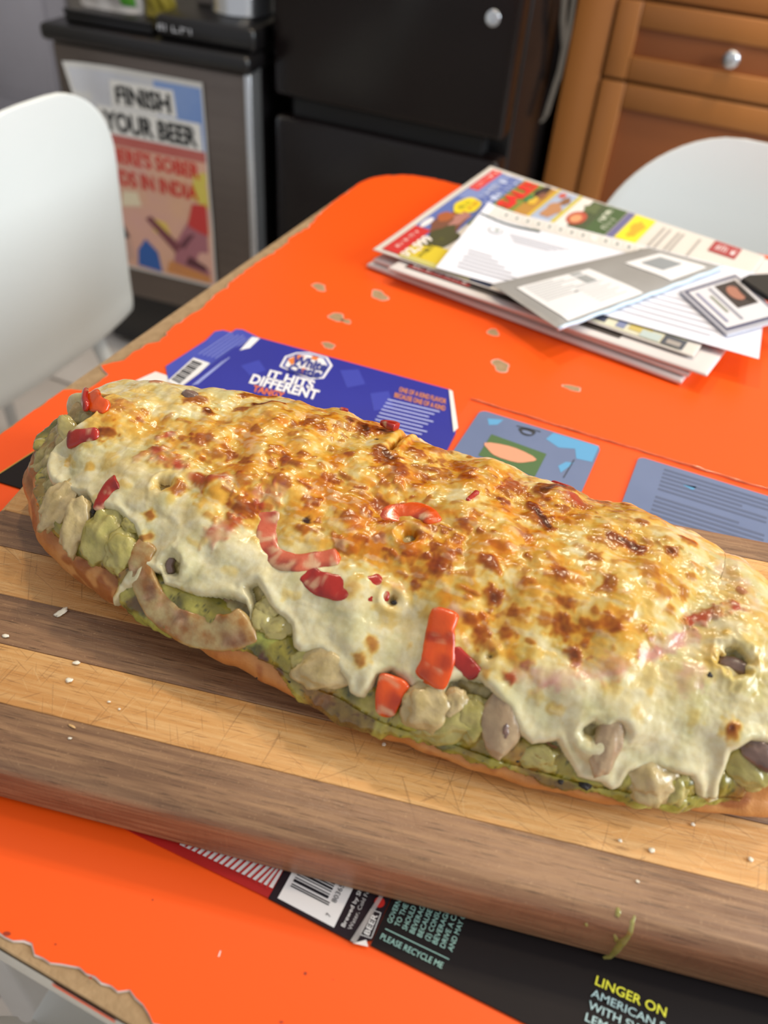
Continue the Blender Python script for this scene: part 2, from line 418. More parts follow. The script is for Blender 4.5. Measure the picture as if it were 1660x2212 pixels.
for c, poly in (('2c2f3a', [(.02, .05), (.20, .02), (.26, .18), (.14, .34), (.05, .30)]), ('2f5ea6', [(.30, .03), (.52, .02), (.50, .13), (.40, .19), (.32, .12)]),
                ('c9a08e', [(.18, .06), (.28, .05), (.26, .18), (.19, .16)]), ('7b4248', [(.42, .30), (.47, .32), (.72, .19), (.66, .15)]),
                ('a86a72', [(.62, .06), (.95, .04), (.95, .30), (.80, .34), (.68, .22)]), ('c83c38', [(.78, .30), (.96, .28), (.96, .44), (.84, .43)]),
                ('e2c25a', [(.48, .24), (.64, .22), (.60, .30), (.50, .31)]), ('e8d9b8', [(.22, .34), (.40, .36), (.38, .43), (.25, .42)]),
                ('b04a3a', [(.06, .36), (.18, .34), (.20, .44), (.08, .46)]), ('d08a4a', [(.56, .03), (.95, .02), (.95, .06), (.60, .10)]),
                ('6a3a44', [(.70, .20), (.74, .18), (.84, .27), (.80, .28)]), ('5e3038', [(.74, .10), (.92, .08), (.93, .11), (.78, .15)])):
    pquad(I, c, poly, .0012)
I.build(PO)

# things on the fridge lid
HP = empty('coffee_maker', (-.945, 1.56, .7245), 'black countertop appliance with a round steel housing, on the compact fridge', 'appliance', rz=math.radians(5))
TR_ = empty('tray', (-.945, 1.56, .7245), 'shallow black tray holding the snack bags, on the compact fridge', 'tray', rz=math.radians(5))
box('tray_floor', (-.385, -.09, 0), (-.187, .16, .012), M_black, TR_, .004)
box('tray_rim', (-.385, -.09, .0125), (-.187, -.082, .022), M_black, TR_, .002)
box('base_rim', (-.172, -.105, .0), (.035, .15, .042), M_black, HP, .010)
lathe('steel_housing', [(0, .042), (.060, .042), (.060, .047), (.057, .05), (.066, .2), (.066, .32), (0, .32)], (-.045, .015, 0), M_steel_l, HP, 32)
box('back_housing', (-.155, .02, .04), (-.10, .13, .30), mat('grey_plastic', '8a817a', '7d756e', 9, .45), HP, .008)
I = Ink(); sv_, sf_ = scrawl(5, 3); I.add('c9c9cc', [(-.165 + v[0] * .016, -.1056, .016 + v[1] * .016) for v in sv_], sf_, True); I.build(HP, 'lettering')
def bag(name, loc, w, h, d, m, label, stripes, rz):
    e = empty(name, loc, label, 'snack bag', rz=rz)
    n = 18; V = []; F = []
    for s in (-1, 1):
        for i in range(n + 1):
            for j in range(n + 1):
                u, v = i / n * 2 - 1, j / n
                b = (1 - u ** 4) * (math.sin(math.pi * min(v * 1.15, 1)) ** .6 if 0 < v < 1 else 0) * d / 2
                if j == 0: b = d * .3 * (1 - u ** 4)
                V.append((u * w / 2 * (1 - .06 * math.sin(v * 3.1)) + .004 * math.sin(v * 17), s * b + .003 * math.sin(u * 9 + v * 13) * (0 < v < 1), v * h))
    o_ = (n + 1) ** 2
    for i in range(n):
        for j in range(n):
            q = (i * (n + 1) + j, (i + 1) * (n + 1) + j, (i + 1) * (n + 1) + j + 1, i * (n + 1) + j + 1)
            F.append(q); F.append(tuple(o_ + k for k in q[::-1]))
    obj('pouch', V, F, m, e, True)
    for c, (u0, v0, u1, v1, slant) in stripes:
        V = []; F = []; n2 = 8
        for i in range(n2 + 1):
            for j in range(n2 + 1):
                v = v0 + (v1 - v0) * j / n2; u = u0 + (u1 - u0) * i / n2 + slant * (j / n2)
                b = (1 - u ** 4) * (math.sin(math.pi * min(v * 1.15, 1)) ** .6 if 0 < v < 1 else 0) * d / 2
                V.append((u * w / 2 * (1 - .06 * math.sin(v * 3.1)), -b - .0045, v * h))
        for i in range(n2):
            for j in range(n2): F.append((i * (n2 + 1) + j, (i + 1) * (n2 + 1) + j, (i + 1) * (n2 + 1) + j + 1, i * (n2 + 1) + j + 1))
        obj('printed_band', V, F, ink(c), e, True)
    return e
bag('snack_bag', (-1.282, 1.535, .7368), .15, .22, .06, mat('bag_white', 'd9d2cc', 'c8c0b8', 8, .35), 'white snack bag with a red spoon and orange print, on the compact fridge',
    [('cf3a30', (.05, .18, .16, .52, -.10)), ('d0372e', (-.22, .46, .28, .74, 0)), ('c98a1e', (.55, .10, .86, .95, .05)), ('4f9b34', (.50, .06, .90, .16, 0)), ('74a83a', (-.7, .6, -.45, .9, 0))], .05)
bag('snack_bag', (-1.172, 1.55, .7368), .07, .20, .04, mat('bag_yellow', 'b3a03c', '9a8a30', 14, .4), 'small yellow snack bag beside the steel appliance housing',
    [('d8b9a4', (-.5, .55, .6, .9, .1))], .1)
nb = empty('storage_box', (-1.50, 1.75, .003), 'dark navy box on the floor beside the compact fridge', 'box')
box('box_body', (-.12, -.1, 0), (.11, .12, .44), mat('navy_plastic', '232838', '1c2030', 9, .5), nb, .012)
box('box_lid', (-.125, -.105, .44), (.115, .125, .465), MATS['navy_plastic'], nb, .008)

# ------------------------------------------------------------------ tall black refrigerator
M_gloss = mat('black_gloss', '140c0b', '0f0909', 3, .22, spec=.35)
FR = empty('refrigerator', (0, 0, 0), 'tall glossy black refrigerator between the compact fridge and the wooden cabinet', 'refrigerator')
box('body', (-.885, 1.56, .01), (-.418, 2.25, 1.75), M_black, FR, .006)
dU = box('upper_door', (-.885, 1.495, .652), (-.418, 1.556, 1.75), M_gloss, FR, .012, 3)
dL = box('freezer_door', (-.885, 1.495, .06), (-.418, 1.556, .618), M_gloss, FR, .012, 3)
box('handle_recess', (-.85, 1.515, .612), (-.46, 1.556, .658), mat('recess_black', '090708', '060505', 9, .7), FR)
box('handle_lip', (-.84, 1.4955, .602), (-.47, 1.512, .613), M_gloss, dL, .004)
bd = lathe('badge', [(0, 0), (.011, 0), (.0125, .001), (.0125, .003), (.0105, .0035), (0, .003)], (0, 0, 0), M_steel_l, dU, 28)
bd.location = (-.4645, 1.4952, .841); bd.rotation_euler.x = math.radians(90)
# straps on the side of the refrigerator
ST = empty('hanging_straps', (-.402, 1.70, .95), 'grey fabric straps hanging on the side of the black refrigerator', 'straps')
M_strap = mat('strap_fabric', '534c43', '453f37', 60, .9, bump=.3)
def strap(pts, w):
    V = []; F = []
    for i, (y, z, x) in enumerate(pts):
        for dx, dy in ((0, -w), (.004, -w * .9), (.006, 0), (.004, w * .9), (0, w)): V.append((x + dx, y - 1.70 + dy, z - .95))
    for i in range(len(pts) - 1):
        for k in range(4): F.append((i * 5 + k, i * 5 + k + 1, i * 5 + k + 6, i * 5 + k + 5))
    obj('strap', V, F, M_strap, ST, True)
strap([(1.655, .99, 0), (1.66, .90, .004), (1.69, .82, .006), (1.735, .77, .008), (1.745, .73, .006), (1.725, .69, .005), (1.707, .655, .004), (1.70, .645, 0)], .016)
strap([(1.74, .99, 0), (1.75, .92, .004), (1.745, .85, .006), (1.74, .79, .010), (1.755, .71, .004), (1.76, .70, 0)], .011)
lathe('hook', [(0, 0), (.012, 0), (.012, .01), (.006, .02), (0, .02)], (.004, 0, .03), M_black, ST, 12)

# ------------------------------------------------------------------ wooden base cabinet
M_cab = mat('cabinet_wood', 'a86a30', '99602b', 4, .45, stretch=(1, 1, .12), bump=.05, bscale=40, coat=.1)
M_cab_p = mat('cabinet_panel_wood', '95552a', '8b4e25', 4, .45, stretch=(1, 1, .12))
CB = empty('base_cabinet', (0, 0, 0), 'honey coloured wooden base cabinet with a drawer above a door, behind the table', 'cabinet')
cy = 1.79
box('carcass', (-.396, cy + .021, .10), (.60, 2.42, .90), M_cab, CB, .002)
box('toe_kick', (-.38, cy + .07, .004), (.60, cy + .10, .10), M_cab_p, CB)
box('face_stile', (-.396, cy, .10), (-.3245, cy + .02, .90), M_cab, CB, .0025)
box('face_rail', (-.323, cy, .858), (.60, cy + .02, .90), M_cab, CB, .0025)
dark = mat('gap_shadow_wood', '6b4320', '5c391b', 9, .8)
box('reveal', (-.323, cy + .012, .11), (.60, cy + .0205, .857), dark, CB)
def front(name, x0, x1, z0, z1, st, knob):
    d = box(name, (x0, cy + .006, z0), (x1, cy + .0115, z1), M_cab_p, CB, .001)
    box('stile', (x0, cy - .004, z0), (x0 + st, cy + .0055, z1), M_cab, d, .0025)
    box('stile', (x1 - st, cy - .004, z0), (x1, cy + .0055, z1), M_cab, d, .0025)
    s2 = st * .92
    box('rail', (x0 + st + .0003, cy - .004, z1 - s2), (x1 - st - .0003, cy + .0055, z1), M_cab, d, .0025)
    box('rail', (x0 + st + .0003, cy - .004, z0), (x1 - st - .0003, cy + .0055, z0 + s2), M_cab, d, .0025)
    if knob:
        kx, kz = knob
        kn = lathe('knob', [(0, 0), (.007, 0), (.006, .008), (.0085, .013), (.0145, .017), (.0155, .022), (.013, .026), (0, .0275)], (0, 0, 0), M_steel_l, d, 28)
        kn.location = (kx, cy + .006, kz); kn.rotation_euler.x = math.radians(90)
front('drawer', -.3195, .128, .722, .852, .045, (-.096, .787))
front('door', -.3195, .128, .118, .716, .048, None)
front('drawer', .134, .58, .722, .852, .045, (.357, .787))
front('door', .134, .58, .118, .716, .048, None)

# ------------------------------------------------------------------ white shell chairs
M_shell = mat('white_plastic', 'eff3f1', 'e9edea', 3, .32)
M_chleg = mat('chair_leg_white', 'dedfdc', 'd2d3d0', 9, .4)
def make_chair(label):
    e = empty('shell_chair', (0, 0, 0), label, 'chair', 'white shell chairs around the table')
    ztop, zs = .806, .41; prof = []          # (y, z, half width)
    for k in range(26):
        q = (k / 25) ** 1.6; z = ztop - q * (ztop - .43)
        hw = .150 + (.80 - z) * .235; r = .125; t = ztop - z
        if t < r: hw = hw - r + math.sqrt(max(r * r - (r - t) ** 2, 0))
        prof.append((-.055 * (1 - q) ** 1.1 + .012 * q, z, hw))
    for k in range(1, 9):
        a = k / 8 * math.pi / 2; prof.append((.012 + .05 - .05 * math.cos(a) + .0, .43 - .05 * math.sin(a), .237 + .004 * k / 8))
    for k in range(1, 16):
        q = k / 15; prof.append((.062 + .36 * q, .38 + .012 * math.sin(q * 3) - .03 * max(0, q - .8) * 5 * q, .241 + .006 * math.sin(q * 3.1) - .10 * max(0, (q - .72) / .28) ** 2.2))
    nw = 24; V = []; F = []
    for y, z, hw in prof:
        for i in range(nw + 1):
            w = i / nw * 2 - 1; back = z >= .4299
            V.append((w * hw, y + (.030 * (w * hw / .22) ** 2 if back else .030 * (1 - min(1, (y - .012) / .05)) * (w * hw / .22) ** 2), z + (0 if back else .012 * w ** 4 * min(1, (y - .012) / .05))))
    for j in range(len(prof) - 1):
        for i in range(nw): F.append((j * (nw + 1) + i, j * (nw + 1) + i + 1, (j + 1) * (nw + 1) + i + 1, (j + 1) * (nw + 1) + i))
    s = obj('shell', V, F, M_shell, e, True)
    md = s.modifiers.new('thickness', 'SOLIDIFY'); md.thickness = .007; md.offset = 0
    b2 = s.modifiers.new('round', 'BEVEL'); b2.width = .0025; b2.segments = 2; b2.limit_method = 'ANGLE'
    for x in (-1, 1):
        for y, dy in ((.09, -.05), (.36, .05)):
            tube('leg', [(x * .225, y + dy, .005), (x * .20, y + dy * .4, .25), (x * .175, y, .372)], [.011, .013, .014], M_chleg, e)
    return e
ch = make_chair('white shell chair left of the table, turned with its back to the table')
ch.location = (-.86, .80, .0); ch.rotation_euler.z = math.radians(90)
c2 = copy_tree(ch); c2['label'] = 'white shell chair at the far side of the table, behind the newspapers'
c2.location = (.005, 1.165, 0); c2.rotation_euler.z = math.radians(180)
c3 = copy_tree(ch); c3['label'] = 'white shell chair pushed under the near edge of the table, bottom left corner'
c3.location = (-.05, .045, 0); c3.rotation_euler.z = 0

# ------------------------------------------------------------------ cutting board of walnut and maple strips
BT, BB = .775, .7416
BA = math.radians(11.7276)
def wood(name, cols, dark, rough, cut):
    m = bpy.data.materials.new(name); m.use_nodes = True; nt = m.node_tree; N = nt.nodes; L = nt.links; b = N['Principled BSDF']
    tc = N.new('ShaderNodeTexCoord')
    def noise(scale, sc, det=5, rot=0.0):
        mp = N.new('ShaderNodeMapping'); mp.inputs['Scale'].default_value = sc; mp.inputs['Rotation'].default_value = (0, 0, rot)
        oi = N.new('ShaderNodeObjectInfo'); ad = N.new('ShaderNodeVectorMath'); ad.operation = 'ADD'
        vm = N.new('ShaderNodeVectorMath'); vm.operation = 'SCALE'; vm.inputs[3].default_value = 3.0
        L.new(oi.outputs['Location'], vm.inputs[0]); L.new(tc.outputs['Object'], ad.inputs[0]); L.new(vm.outputs[0], ad.inputs[1])
        # rotate first, then stretch
        if rot:
            m0 = N.new('ShaderNodeMapping'); m0.inputs['Rotation'].default_value = (0, 0, rot); mp.inputs['Rotation'].default_value = (0, 0, 0)
            L.new(ad.outputs[0], m0.inputs['Vector']); L.new(m0.outputs[0], mp.inputs['Vector'])
        else: L.new(ad.outputs[0], mp.inputs['Vector'])
        n = N.new('ShaderNodeTexNoise'); n.inputs['Scale'].default_value = scale; n.inputs['Detail'].default_value = det
        L.new(mp.outputs[0], n.inputs['Vector']); return n.outputs['Fac']
    def rng_(src, a, b_, c=0.0, d=1.0):
        r = N.new('ShaderNodeMapRange'); r.inputs[1].default_value = a; r.inputs[2].default_value = b_; r.inputs[3].default_value = c; r.inputs[4].default_value = d
        L.new(src, r.inputs[0]); return r.outputs[0]
    def mix(fac, A, B, blend='MIX'):
        x = N.new('ShaderNodeMix'); x.data_type = 'RGBA'; x.blend_type = blend; L.new(fac, x.inputs[0])
        for s, v in ((6, A), (7, B)):
            if isinstance(v, tuple): x.inputs[s].default_value = (*v, 1)
            else: L.new(v, x.inputs[s])
        return x.outputs[2]
    big = noise(1, (6, 40, 40), 4); fib = noise(1, (18, 420, 420), 4); pore = noise(1, (60, 1500, 1500), 2); spk = noise(1, (900, 900, 900), 2)
    c = mix(rng_(big, .35, .65), lin(cols[0]), lin(cols[1]))
    c = mix(rng_(fib, .42, .68, 0, .75), c, lin(cols[2]))
    c = mix(rng_(pore, .60, .70, 0, .75), c, lin(dark))
    c = mix(rng_(spk, .66, .74, 0, .35), c, lin(cols[3]))
    for rot, st in ((1.1, 1), (1.75, 2), (.5, 3), (2.5, 4)):
        k = noise(1, (26 + st * 3, 900, 40), 1, rot); c = mix(rng_(k, .69, .73, 0, cut), c, lin(dark))
        k2 = noise(1, (30 + st, 1000, 40), 1, rot + .25); c = mix(rng_(k2, .73, .76, 0, cut * .6), c, lin(cols[3]))
    L.new(c, b.inputs['Base Color'])
    L.new(rng_(fib, .3, .7, rough - .08, rough + .12), b.inputs['Roughness'])
    bp = N.new('ShaderNodeBump'); bp.inputs['Strength'].default_value = .5; bp.inputs['Distance'].default_value = .0006
    L.new(pore, bp.inputs['Height']); bp2 = N.new('ShaderNodeBump'); bp2.inputs['Strength'].default_value = .35; bp2.inputs['Distance'].default_value = .0006
    L.new(fib, bp2.inputs['Height']); L.new(bp.outputs[0], bp2.inputs['Normal']); L.new(bp2.outputs[0], b.inputs['Normal'])
    return m
M_walnut = wood('walnut', ('8d684b', '74543c', 'a57f5b', 'cda77c'), '45301f', .42, .12)
M_maple = wood('maple', ('d6a05e', 'c88f50', 'deb074', 'ecc890'), '8b5f34', .45, .42)
board = empty('cutting_board', (math.cos(BA) * -.04 - math.sin(BA) * .30, math.sin(BA) * -.04 + math.cos(BA) * .30, BB),
              'thick wooden cutting board of alternating dark and light strips, under the sandwich', 'cutting board', rz=BA)
VB = [.1645, .195, .2275, .258, .291, .3185, .349, .380, .411, .435]; U0, U1 = -.2885, .205; HB = BT - BB
for k in range(9):
    v0, v1 = VB[k] - .30, VB[k + 1] - .30; dz = -.0002 * (k % 2) ; g = .00012
    if k: v0 += g
    if k < 8: v1 -= g
    rt0, rb0 = (.009, .004) if k == 0 else (.0005, .0003); rt1, rb1 = (.009, .004) if k == 8 else (.0005, .0003)
    sec = []
    for (cv, cz, r, a0) in ((v0, 0, rb0, 180), (v1, 0, rb1, 270), (v1, HB + dz, rt1, 0), (v0, HB + dz, rt0, 90)):
        cc = (cv + (r if cv == v0 else -r), cz + (r if cz == 0 else -r))
        for j in range(7):
            a = math.radians(a0 + 15 * j); sec.append((cc[0] + r * math.cos(a), cc[1] + r * math.sin(a)))
    V = []; F = []; n = len(sec); us = [(U0, .004), (U0 + .0012, .0014), (U0 + .004, 0), (U1 - .004, 0), (U1 - .0012, .0014), (U1, .004)]
    for u, dr in us:
        for (v, z) in sec: V.append((u + .04, v, min(max(z, dr), HB + dz - dr)))
    for i in range(len(us) - 1):
        for j in range(n): F.append((i * n + j, (i + 1) * n + j, (i + 1) * n + (j + 1) % n, i * n + (j + 1) % n))
    F.append(tuple(range(n))); F.append(tuple(range((len(us) - 1) * n, len(us) * n))[::-1])
    s = obj('strip', V, F, M_maple if k % 2 else M_walnut, board, True)
    bm = bmesh.new(); bm.from_mesh(s.data); bmesh.ops.recalc_face_normals(bm, faces=bm.faces); bm.to_mesh(s.data); bm.free()
    s.location.z = 0

# ------------------------------------------------------------------ the open-faced sandwich
OUT = [(-.13, .388), (-.20, .380), (-.265, .366), (-.310, .345), (-.330, .318), (-.337, .292), (-.329, .269), (-.308, .249), (-.28, .231), (-.24, .221), (-.18, .216), (-.12, .2145),
       (-.075, .213), (-.034, .2165), (.01, .2235), (.045, .2345), (.08, .248), (.108, .262), (.124, .292), (.122, .330), (.103, .361), (.07, .380), (.02, .390), (-.05, .393)]
SPN = (-.275, .050); ZF = BT + .0006
def catmull(P, n):
    P = np.array(P); m = len(P); t = np.linspace(0, m, 4000, endpoint=False); i = t.astype(int); f = (t - i)[:, None]
    a, b, c, d = P[(i - 1) % m], P[i], P[(i + 1) % m], P[(i + 2) % m]
    Q = .5 * (2 * b + (c - a) * f + (2 * a - 5 * b + 4 * c - d) * f ** 2 + (-a + 3 * b - 3 * c + d) * f ** 3)
    s = np.concatenate([[0], np.cumsum(np.linalg.norm(np.diff(np.vstack([Q, Q[:1]]), axis=0), axis=1))])
    Q = np.vstack([Q, Q[:1]]); g = np.linspace(0, s[-1], n + 1)
    return np.stack([np.interp(g, s, Q[:, k]) for k in (0, 1)], 1), g
def ridge_y(x): return .322 + .010 * np.sin((x + .3) * 9) * .5 - .02 * sm(.02, .1, x) - .018 * (1 - sm(-.30, -.2, x))
def crest_z(x): return .8445 + .003 * np.sin(x * 23 + 1) - .005 * sm(.0, .06, x) - .003 * (1 - sm(-.25, -.15, x))
def rim_z(x): return .804 - .013 * sm(-.25, .0, x)
def surf(NA, T):
    """rim outline swept: T in [-1,0] is the crust from foot to rim, [0,1] the heaped filling up to the crest"""
    C, g = catmull(OUT, NA); x, y = C[:, 0], C[:, 1]
    sx = np.clip(x, *SPN); sy = ridge_y(sx); zr = rim_z(x); zc = crest_z(sx)
    tan = np.gradient(C, axis=0); nrm2 = np.stack([tan[:, 1], -tan[:, 0]], 1); nrm2 /= np.linalg.norm(nrm2, axis=1)[:, None]
    if np.mean(np.sum(nrm2 * (C - np.stack([sx, sy], 1)), 1)) < 0: nrm2 = -nrm2
    P = np.zeros((len(C), len(T), 3))
    for k, t in enumerate(T):
        if t < 0:
            q = -t; o = .0048 * math.sin(math.pi * min(q ** .8, 1)) - .014 * q ** 5
            z = ZF + (zr - ZF) * (1 - q) ** 1.15
            P[:, k, :2] = C + nrm2 * o; P[:, k, 2] = z
        else:
            P[:, k, 0] = x + (sx - x) * t; P[:, k, 1] = y + (sy - y) * t
            P[:, k, 2] = zr + (zc - zr) * (1 - (1 - t) ** 2.6) ** .78
    tt = np.asarray(T)
    L1 = pn(P * 34 + 3.1) * .0050 + pn(P * 75 + 7.7) * .0012
    w = np.clip(sm(.0, .25, tt), 0, 1)[None, :]
    P[..., 2] += L1 * w + .0008 * pn(P * 60) * (1 - w) * (tt[None, :] > -.8)
    P[..., :2] += nrm2[:, None, :] * ((pn(P * 55 + 11) * .0022) * (1 - sm(.15, .5, tt))[None, :] * sm(-1, -.6, tt)[None, :])[..., None]
    P[..., :2] += (nrm2[:, None, :] * (.0035 * pn(P * 45 + 31) * sm(.03, .2, tt)[None, :] * (1 - sm(.3, .7, tt))[None, :])[..., None])
    dA = np.roll(P, -1, 0) - np.roll(P, 1, 0)
    dA[0] = P[1] - P[-2]; dA[-1] = dA[0]
    dT = np.gradient(P, axis=1)
    Nn = np.cross(dA, dT); ln = np.linalg.norm(Nn, axis=2); Nn /= np.maximum(ln, 1e-12)[..., None]
    if Nn[:, len(T) // 2, 2].mean() < 0: Nn = -Nn
    up = np.array([0, 0, 1.0]); k = sm(.78, .97, tt)[None, :, None]
    Nn = Nn * (1 - k) + up * k; Nn /= np.linalg.norm(Nn, axis=2)[..., None]
    seg = np.linalg.norm(np.diff(P, axis=1), axis=2); B = np.concatenate([np.zeros((len(C), 1)), np.cumsum(seg, 1)], 1)
    i0 = int(np.argmin(np.abs(tt))); B = B - B[:, i0:i0 + 1]
    A = np.repeat(g[:, None], len(T), 1)
    return P, Nn, A, B
TG = np.concatenate([np.linspace(-1, 0, 40)[:-1], np.linspace(0, 1, 150)])
gP, gN, gA, gB = surf(900, TG)
gpx = pr(gP); gface = np.einsum('ijk,ijk->ij', gN, O3 - gP) > 0
def onsurf(px, py):
    """place on the sandwich surface seen along this direction: point, normal, (a, b)"""
    d = np.hypot(gpx[..., 0] - px, gpx[..., 1] - py) + np.where(gface, 0, 60)
    near = d < max(d.min() + 3, 5); dd = np.where(near, gpx[..., 2] + d * .0003, 9)
    i, j = np.unravel_index(np.argmin(dd), dd.shape)
    return gP[i, j], gN[i, j], gA[i, j], gB[i, j]
def polysd(A, B, poly):
    """signed distance (inside positive) to a polygon in unrolled surface coordinates"""
    best = np.full(A.shape, 9.0); ins = np.zeros(A.shape, bool); n = len(poly)
    for k in range(n):
        (x0, y0), (x1, y1) = poly[k], poly[(k + 1) % n]; dx, dy = x1 - x0, y1 - y0; l = dx * dx + dy * dy + 1e-12
        t = np.clip(((A - x0) * dx + (B - y0) * dy) / l, 0, 1)
        best = np.minimum(best, np.hypot(A - x0 - t * dx, B - y0 - t * dy))
        cr = ((y0 > B) != (y1 > B)) & (A < (x1 - x0) * (B - y0) / (y1 - y0 + 1e-15) + x0); ins ^= cr
    return np.where(ins, best, -best)
PER = gA.max()
def region(front, b_back, bleft):
    pts = [onsurf(*p)[2:] for p in front]
    left = [(0.0, b_back)]; a0 = pts[0][0]
    for k in range(1, 9): left.append((a0 * k / 9, b_back + (bleft - b_back) * (k / 9) ** 3 + .004 * math.sin(k * 2.3)))
    aN = pts[-1][0]; right = [(aN + (PER - aN) * k / 8, pts[-1][1] + (b_back - pts[-1][1]) * min(1, k / 3) + .003 * math.sin(k * 3.1)) for k in range(1, 8)] + [(PER, b_back)]
    return left + pts + right + [(PER, .5), (0, .5)]
CH_EDGE = [(232, 868), (205, 906), (165, 935), (128, 962), (112, 985), (103, 1016), (118, 1052), (164, 1072), (192, 1076), (205, 1095), (253, 1108), (290, 1138), (306, 1185), (292, 1215), (272, 1245), (247, 1282), (254, 1306), (265, 1311), (272, 1285), (295, 1270), (318, 1262),
           (330, 1236), (352, 1240), (362, 1262), (405, 1280), (450, 1292), (500, 1290), (530, 1300), (541, 1325), (538, 1362), (512, 1385), (528, 1398), (546, 1392), (549, 1340), (552, 1305), (540, 1270), (556, 1262), (572, 1285), (600, 1325), (632, 1354), (634, 1395), (653, 1410), (698, 1408), (725, 1438), (752, 1465), (760, 1492), (778, 1506), (796, 1506), (808, 1489), (816, 1463),
           (845, 1452), (872, 1478), (895, 1492), (915, 1480), (930, 1496), (950, 1505), (966, 1498), (972, 1474), (1000, 1468), (1040, 1474), (1062, 1495), (1095, 1530), (1115, 1578), (1150, 1606), (1200, 1602), (1223, 1640), (1243, 1680), (1290, 1690), (1320, 1702), (1343, 1694),
           (1358, 1664), (1400, 1655), (1446, 1668), (1482, 1672), (1500, 1722), (1530, 1732), (1550, 1724), (1558, 1684), (1580, 1618), (1617, 1598), (1659, 1608)]
SA_EDGE = [(92, 975), (80, 1016), (78, 1075), (100, 1125), (126, 1160), (148, 1185), (211, 1219), (255, 1238), (262, 1300), (295, 1345), (350, 1375), (388, 1380), (422, 1393), (485, 1401), (545, 1409), (592, 1438), (617, 1474), (648, 1514), (660, 1546), (707, 1572), (743, 1586),
           (772, 1601), (819, 1598), (848, 1583), (888, 1594), (942, 1616), (1035, 1649), (1091, 1659), (1151, 1679), (1190, 1702), (1249, 1705), (1314, 1718), (1348, 1732), (1361, 1749), (1412, 1762), (1463, 1757), (1519, 1740), (1592, 1727), (1630, 1692), (1659, 1677)]
ch_poly = region(CH_EDGE, .004, .012); sa_poly = region(SA_EDGE, -.002, .004)

def grid_mesh(name, P, keep, material, parent, color=None):
    na, nb = P.shape[:2]; idx = np.arange(na * nb).reshape(na, nb)
    q = np.stack([idx[:-1, :-1], idx[1:, :-1], idx[1:, 1:], idx[:-1, 1:]], -1).reshape(-1, 4)
    kf = (keep[:-1, :-1] | keep[1:, :-1] | keep[1:, 1:] | keep[:-1, 1:]).reshape(-1); q = q[kf]
    used = np.unique(q); remap = -np.ones(na * nb, np.int64); remap[used] = np.arange(len(used)); q = remap[q]
    V = P.reshape(-1, 3)[used]
    v1 = V[q[:, 1]] - V[q[:, 0]]; v2 = V[q[:, 3]] - V[q[:, 0]]
    if np.cross(v1, v2)[:, 2].mean() < 0: q = q[:, ::-1]
    me = bpy.data.meshes.new(name)
    me.vertices.add(len(V)); me.vertices.foreach_set('co', (V).astype(np.float32).ravel())
    me.loops.add(q.size); me.loops.foreach_set('vertex_index', q.astype(np.int32).ravel())
    me.polygons.add(len(q)); me.polygons.foreach_set('loop_start', np.arange(0, q.size, 4, dtype=np.int32)); me.polygons.foreach_set('loop_total', np.full(len(q), 4, np.int32))
    me.update(calc_edges=True); me.validate()
    if color is not None:
        at = me.color_attributes.new('col', 'FLOAT_COLOR', 'POINT'); c4 = np.ones((len(V), 4), np.float32); c4[:, :3] = color.reshape(-1, 3)[used]
        at.data.foreach_set('color', c4.ravel())
    return mobj(name, me, material, parent, True)

SX, SY = -.11, .30
sand = empty('open_faced_sandwich', (SX, SY, BT), 'long open-faced sandwich with browned melted cheese on the cutting board', 'sandwich')
OFF = np.array([SX, SY, BT])
def lc(*c): return np.array(lin(c))
def blend(base, c, w): return base * (1 - w[..., None]) + np.array(c) * w[..., None]

class Field:
    """soft spots on a vertex cloud"""
    def __init__(s, P):
        s.P = P.reshape(-1, 3); s.kd = kdtree.KDTree(len(s.P))
        for i, p in enumerate(s.P): s.kd.insert(p, i)
        s.kd.balance(); s.wob = pn(s.P * 260 + 1.5); s.wob2 = pn(s.P * 520 + 8.5)
    def spot(s, arr, a, b, r, val, soft=.45, wob=.5):
        a, b = np.array(a), np.array(b); c = (a + b) / 2; R = np.linalg.norm(b - a) / 2 + r * 1.6
        ids = np.array([i for _, i, _ in s.kd.find_range(c, R)], int)
        if not len(ids): return
        Q = s.P[ids]; d = b - a; l = d.dot(d) + 1e-12; t = np.clip(((Q - a) @ d) / l, 0, 1)
        dist = np.linalg.norm(Q - a - t[:, None] * d, axis=1) / r * (1 + wob * s.wob[ids] + wob * .5 * s.wob2[ids])
        w = val * (1 - sm(soft, 1, dist))
        arr[ids] = np.maximum(arr[ids], w)

# ---- bread
TB = np.concatenate([np.linspace(-1, 0, 44)[:-1], np.linspace(0, .30, 20)])
P, Nn, A, B = surf(1100, TB)
n1 = pn(P * 30); n2 = pn(P * 120 + 4); n3 = pn(P * np.array([300, 300, 900]))
crust = blend(np.broadcast_to(lc(202, 132, 66), P.shape).copy(), lc(222, 162, 96), np.clip(.5 + n1 * 1.2, 0, 1))
crust = blend(crust, lc(178, 108, 52), sm(.05, .5, n2 + n1 * .6))
hz = np.clip((P[..., 2] - BT) / .028, 0, 1)
crust = blend(crust, lc(236, 206, 164), (1 - sm(.0, .25, hz)) * .4)            # pale floury foot
crust = blend(crust, lc(150, 92, 40), sm(.02, .45, pn(P * 55 + 22)) * sm(.75, 1.0, hz) * .8)
crust = blend(crust, lc(120, 82, 50), (1 - sm(-.335, -.31, P[..., 0])) * sm(.5, 1, hz) * .7)
P2 = P + Nn * (.0006 * n2 + .0004 * n3 * (hz > .8) - .005 * sm(.02, .12, np.asarray(TB))[None, :])[..., None]
M_bread = mat('bread_crust', 'ffffff', 'e8d8c8', 240, .42, bump=.25, bscale=900, attr='col', contrast=.6, sss=.08)
grid_mesh('bread', P2 - OFF, np.ones(P.shape[:2], bool), M_bread, sand, crust)
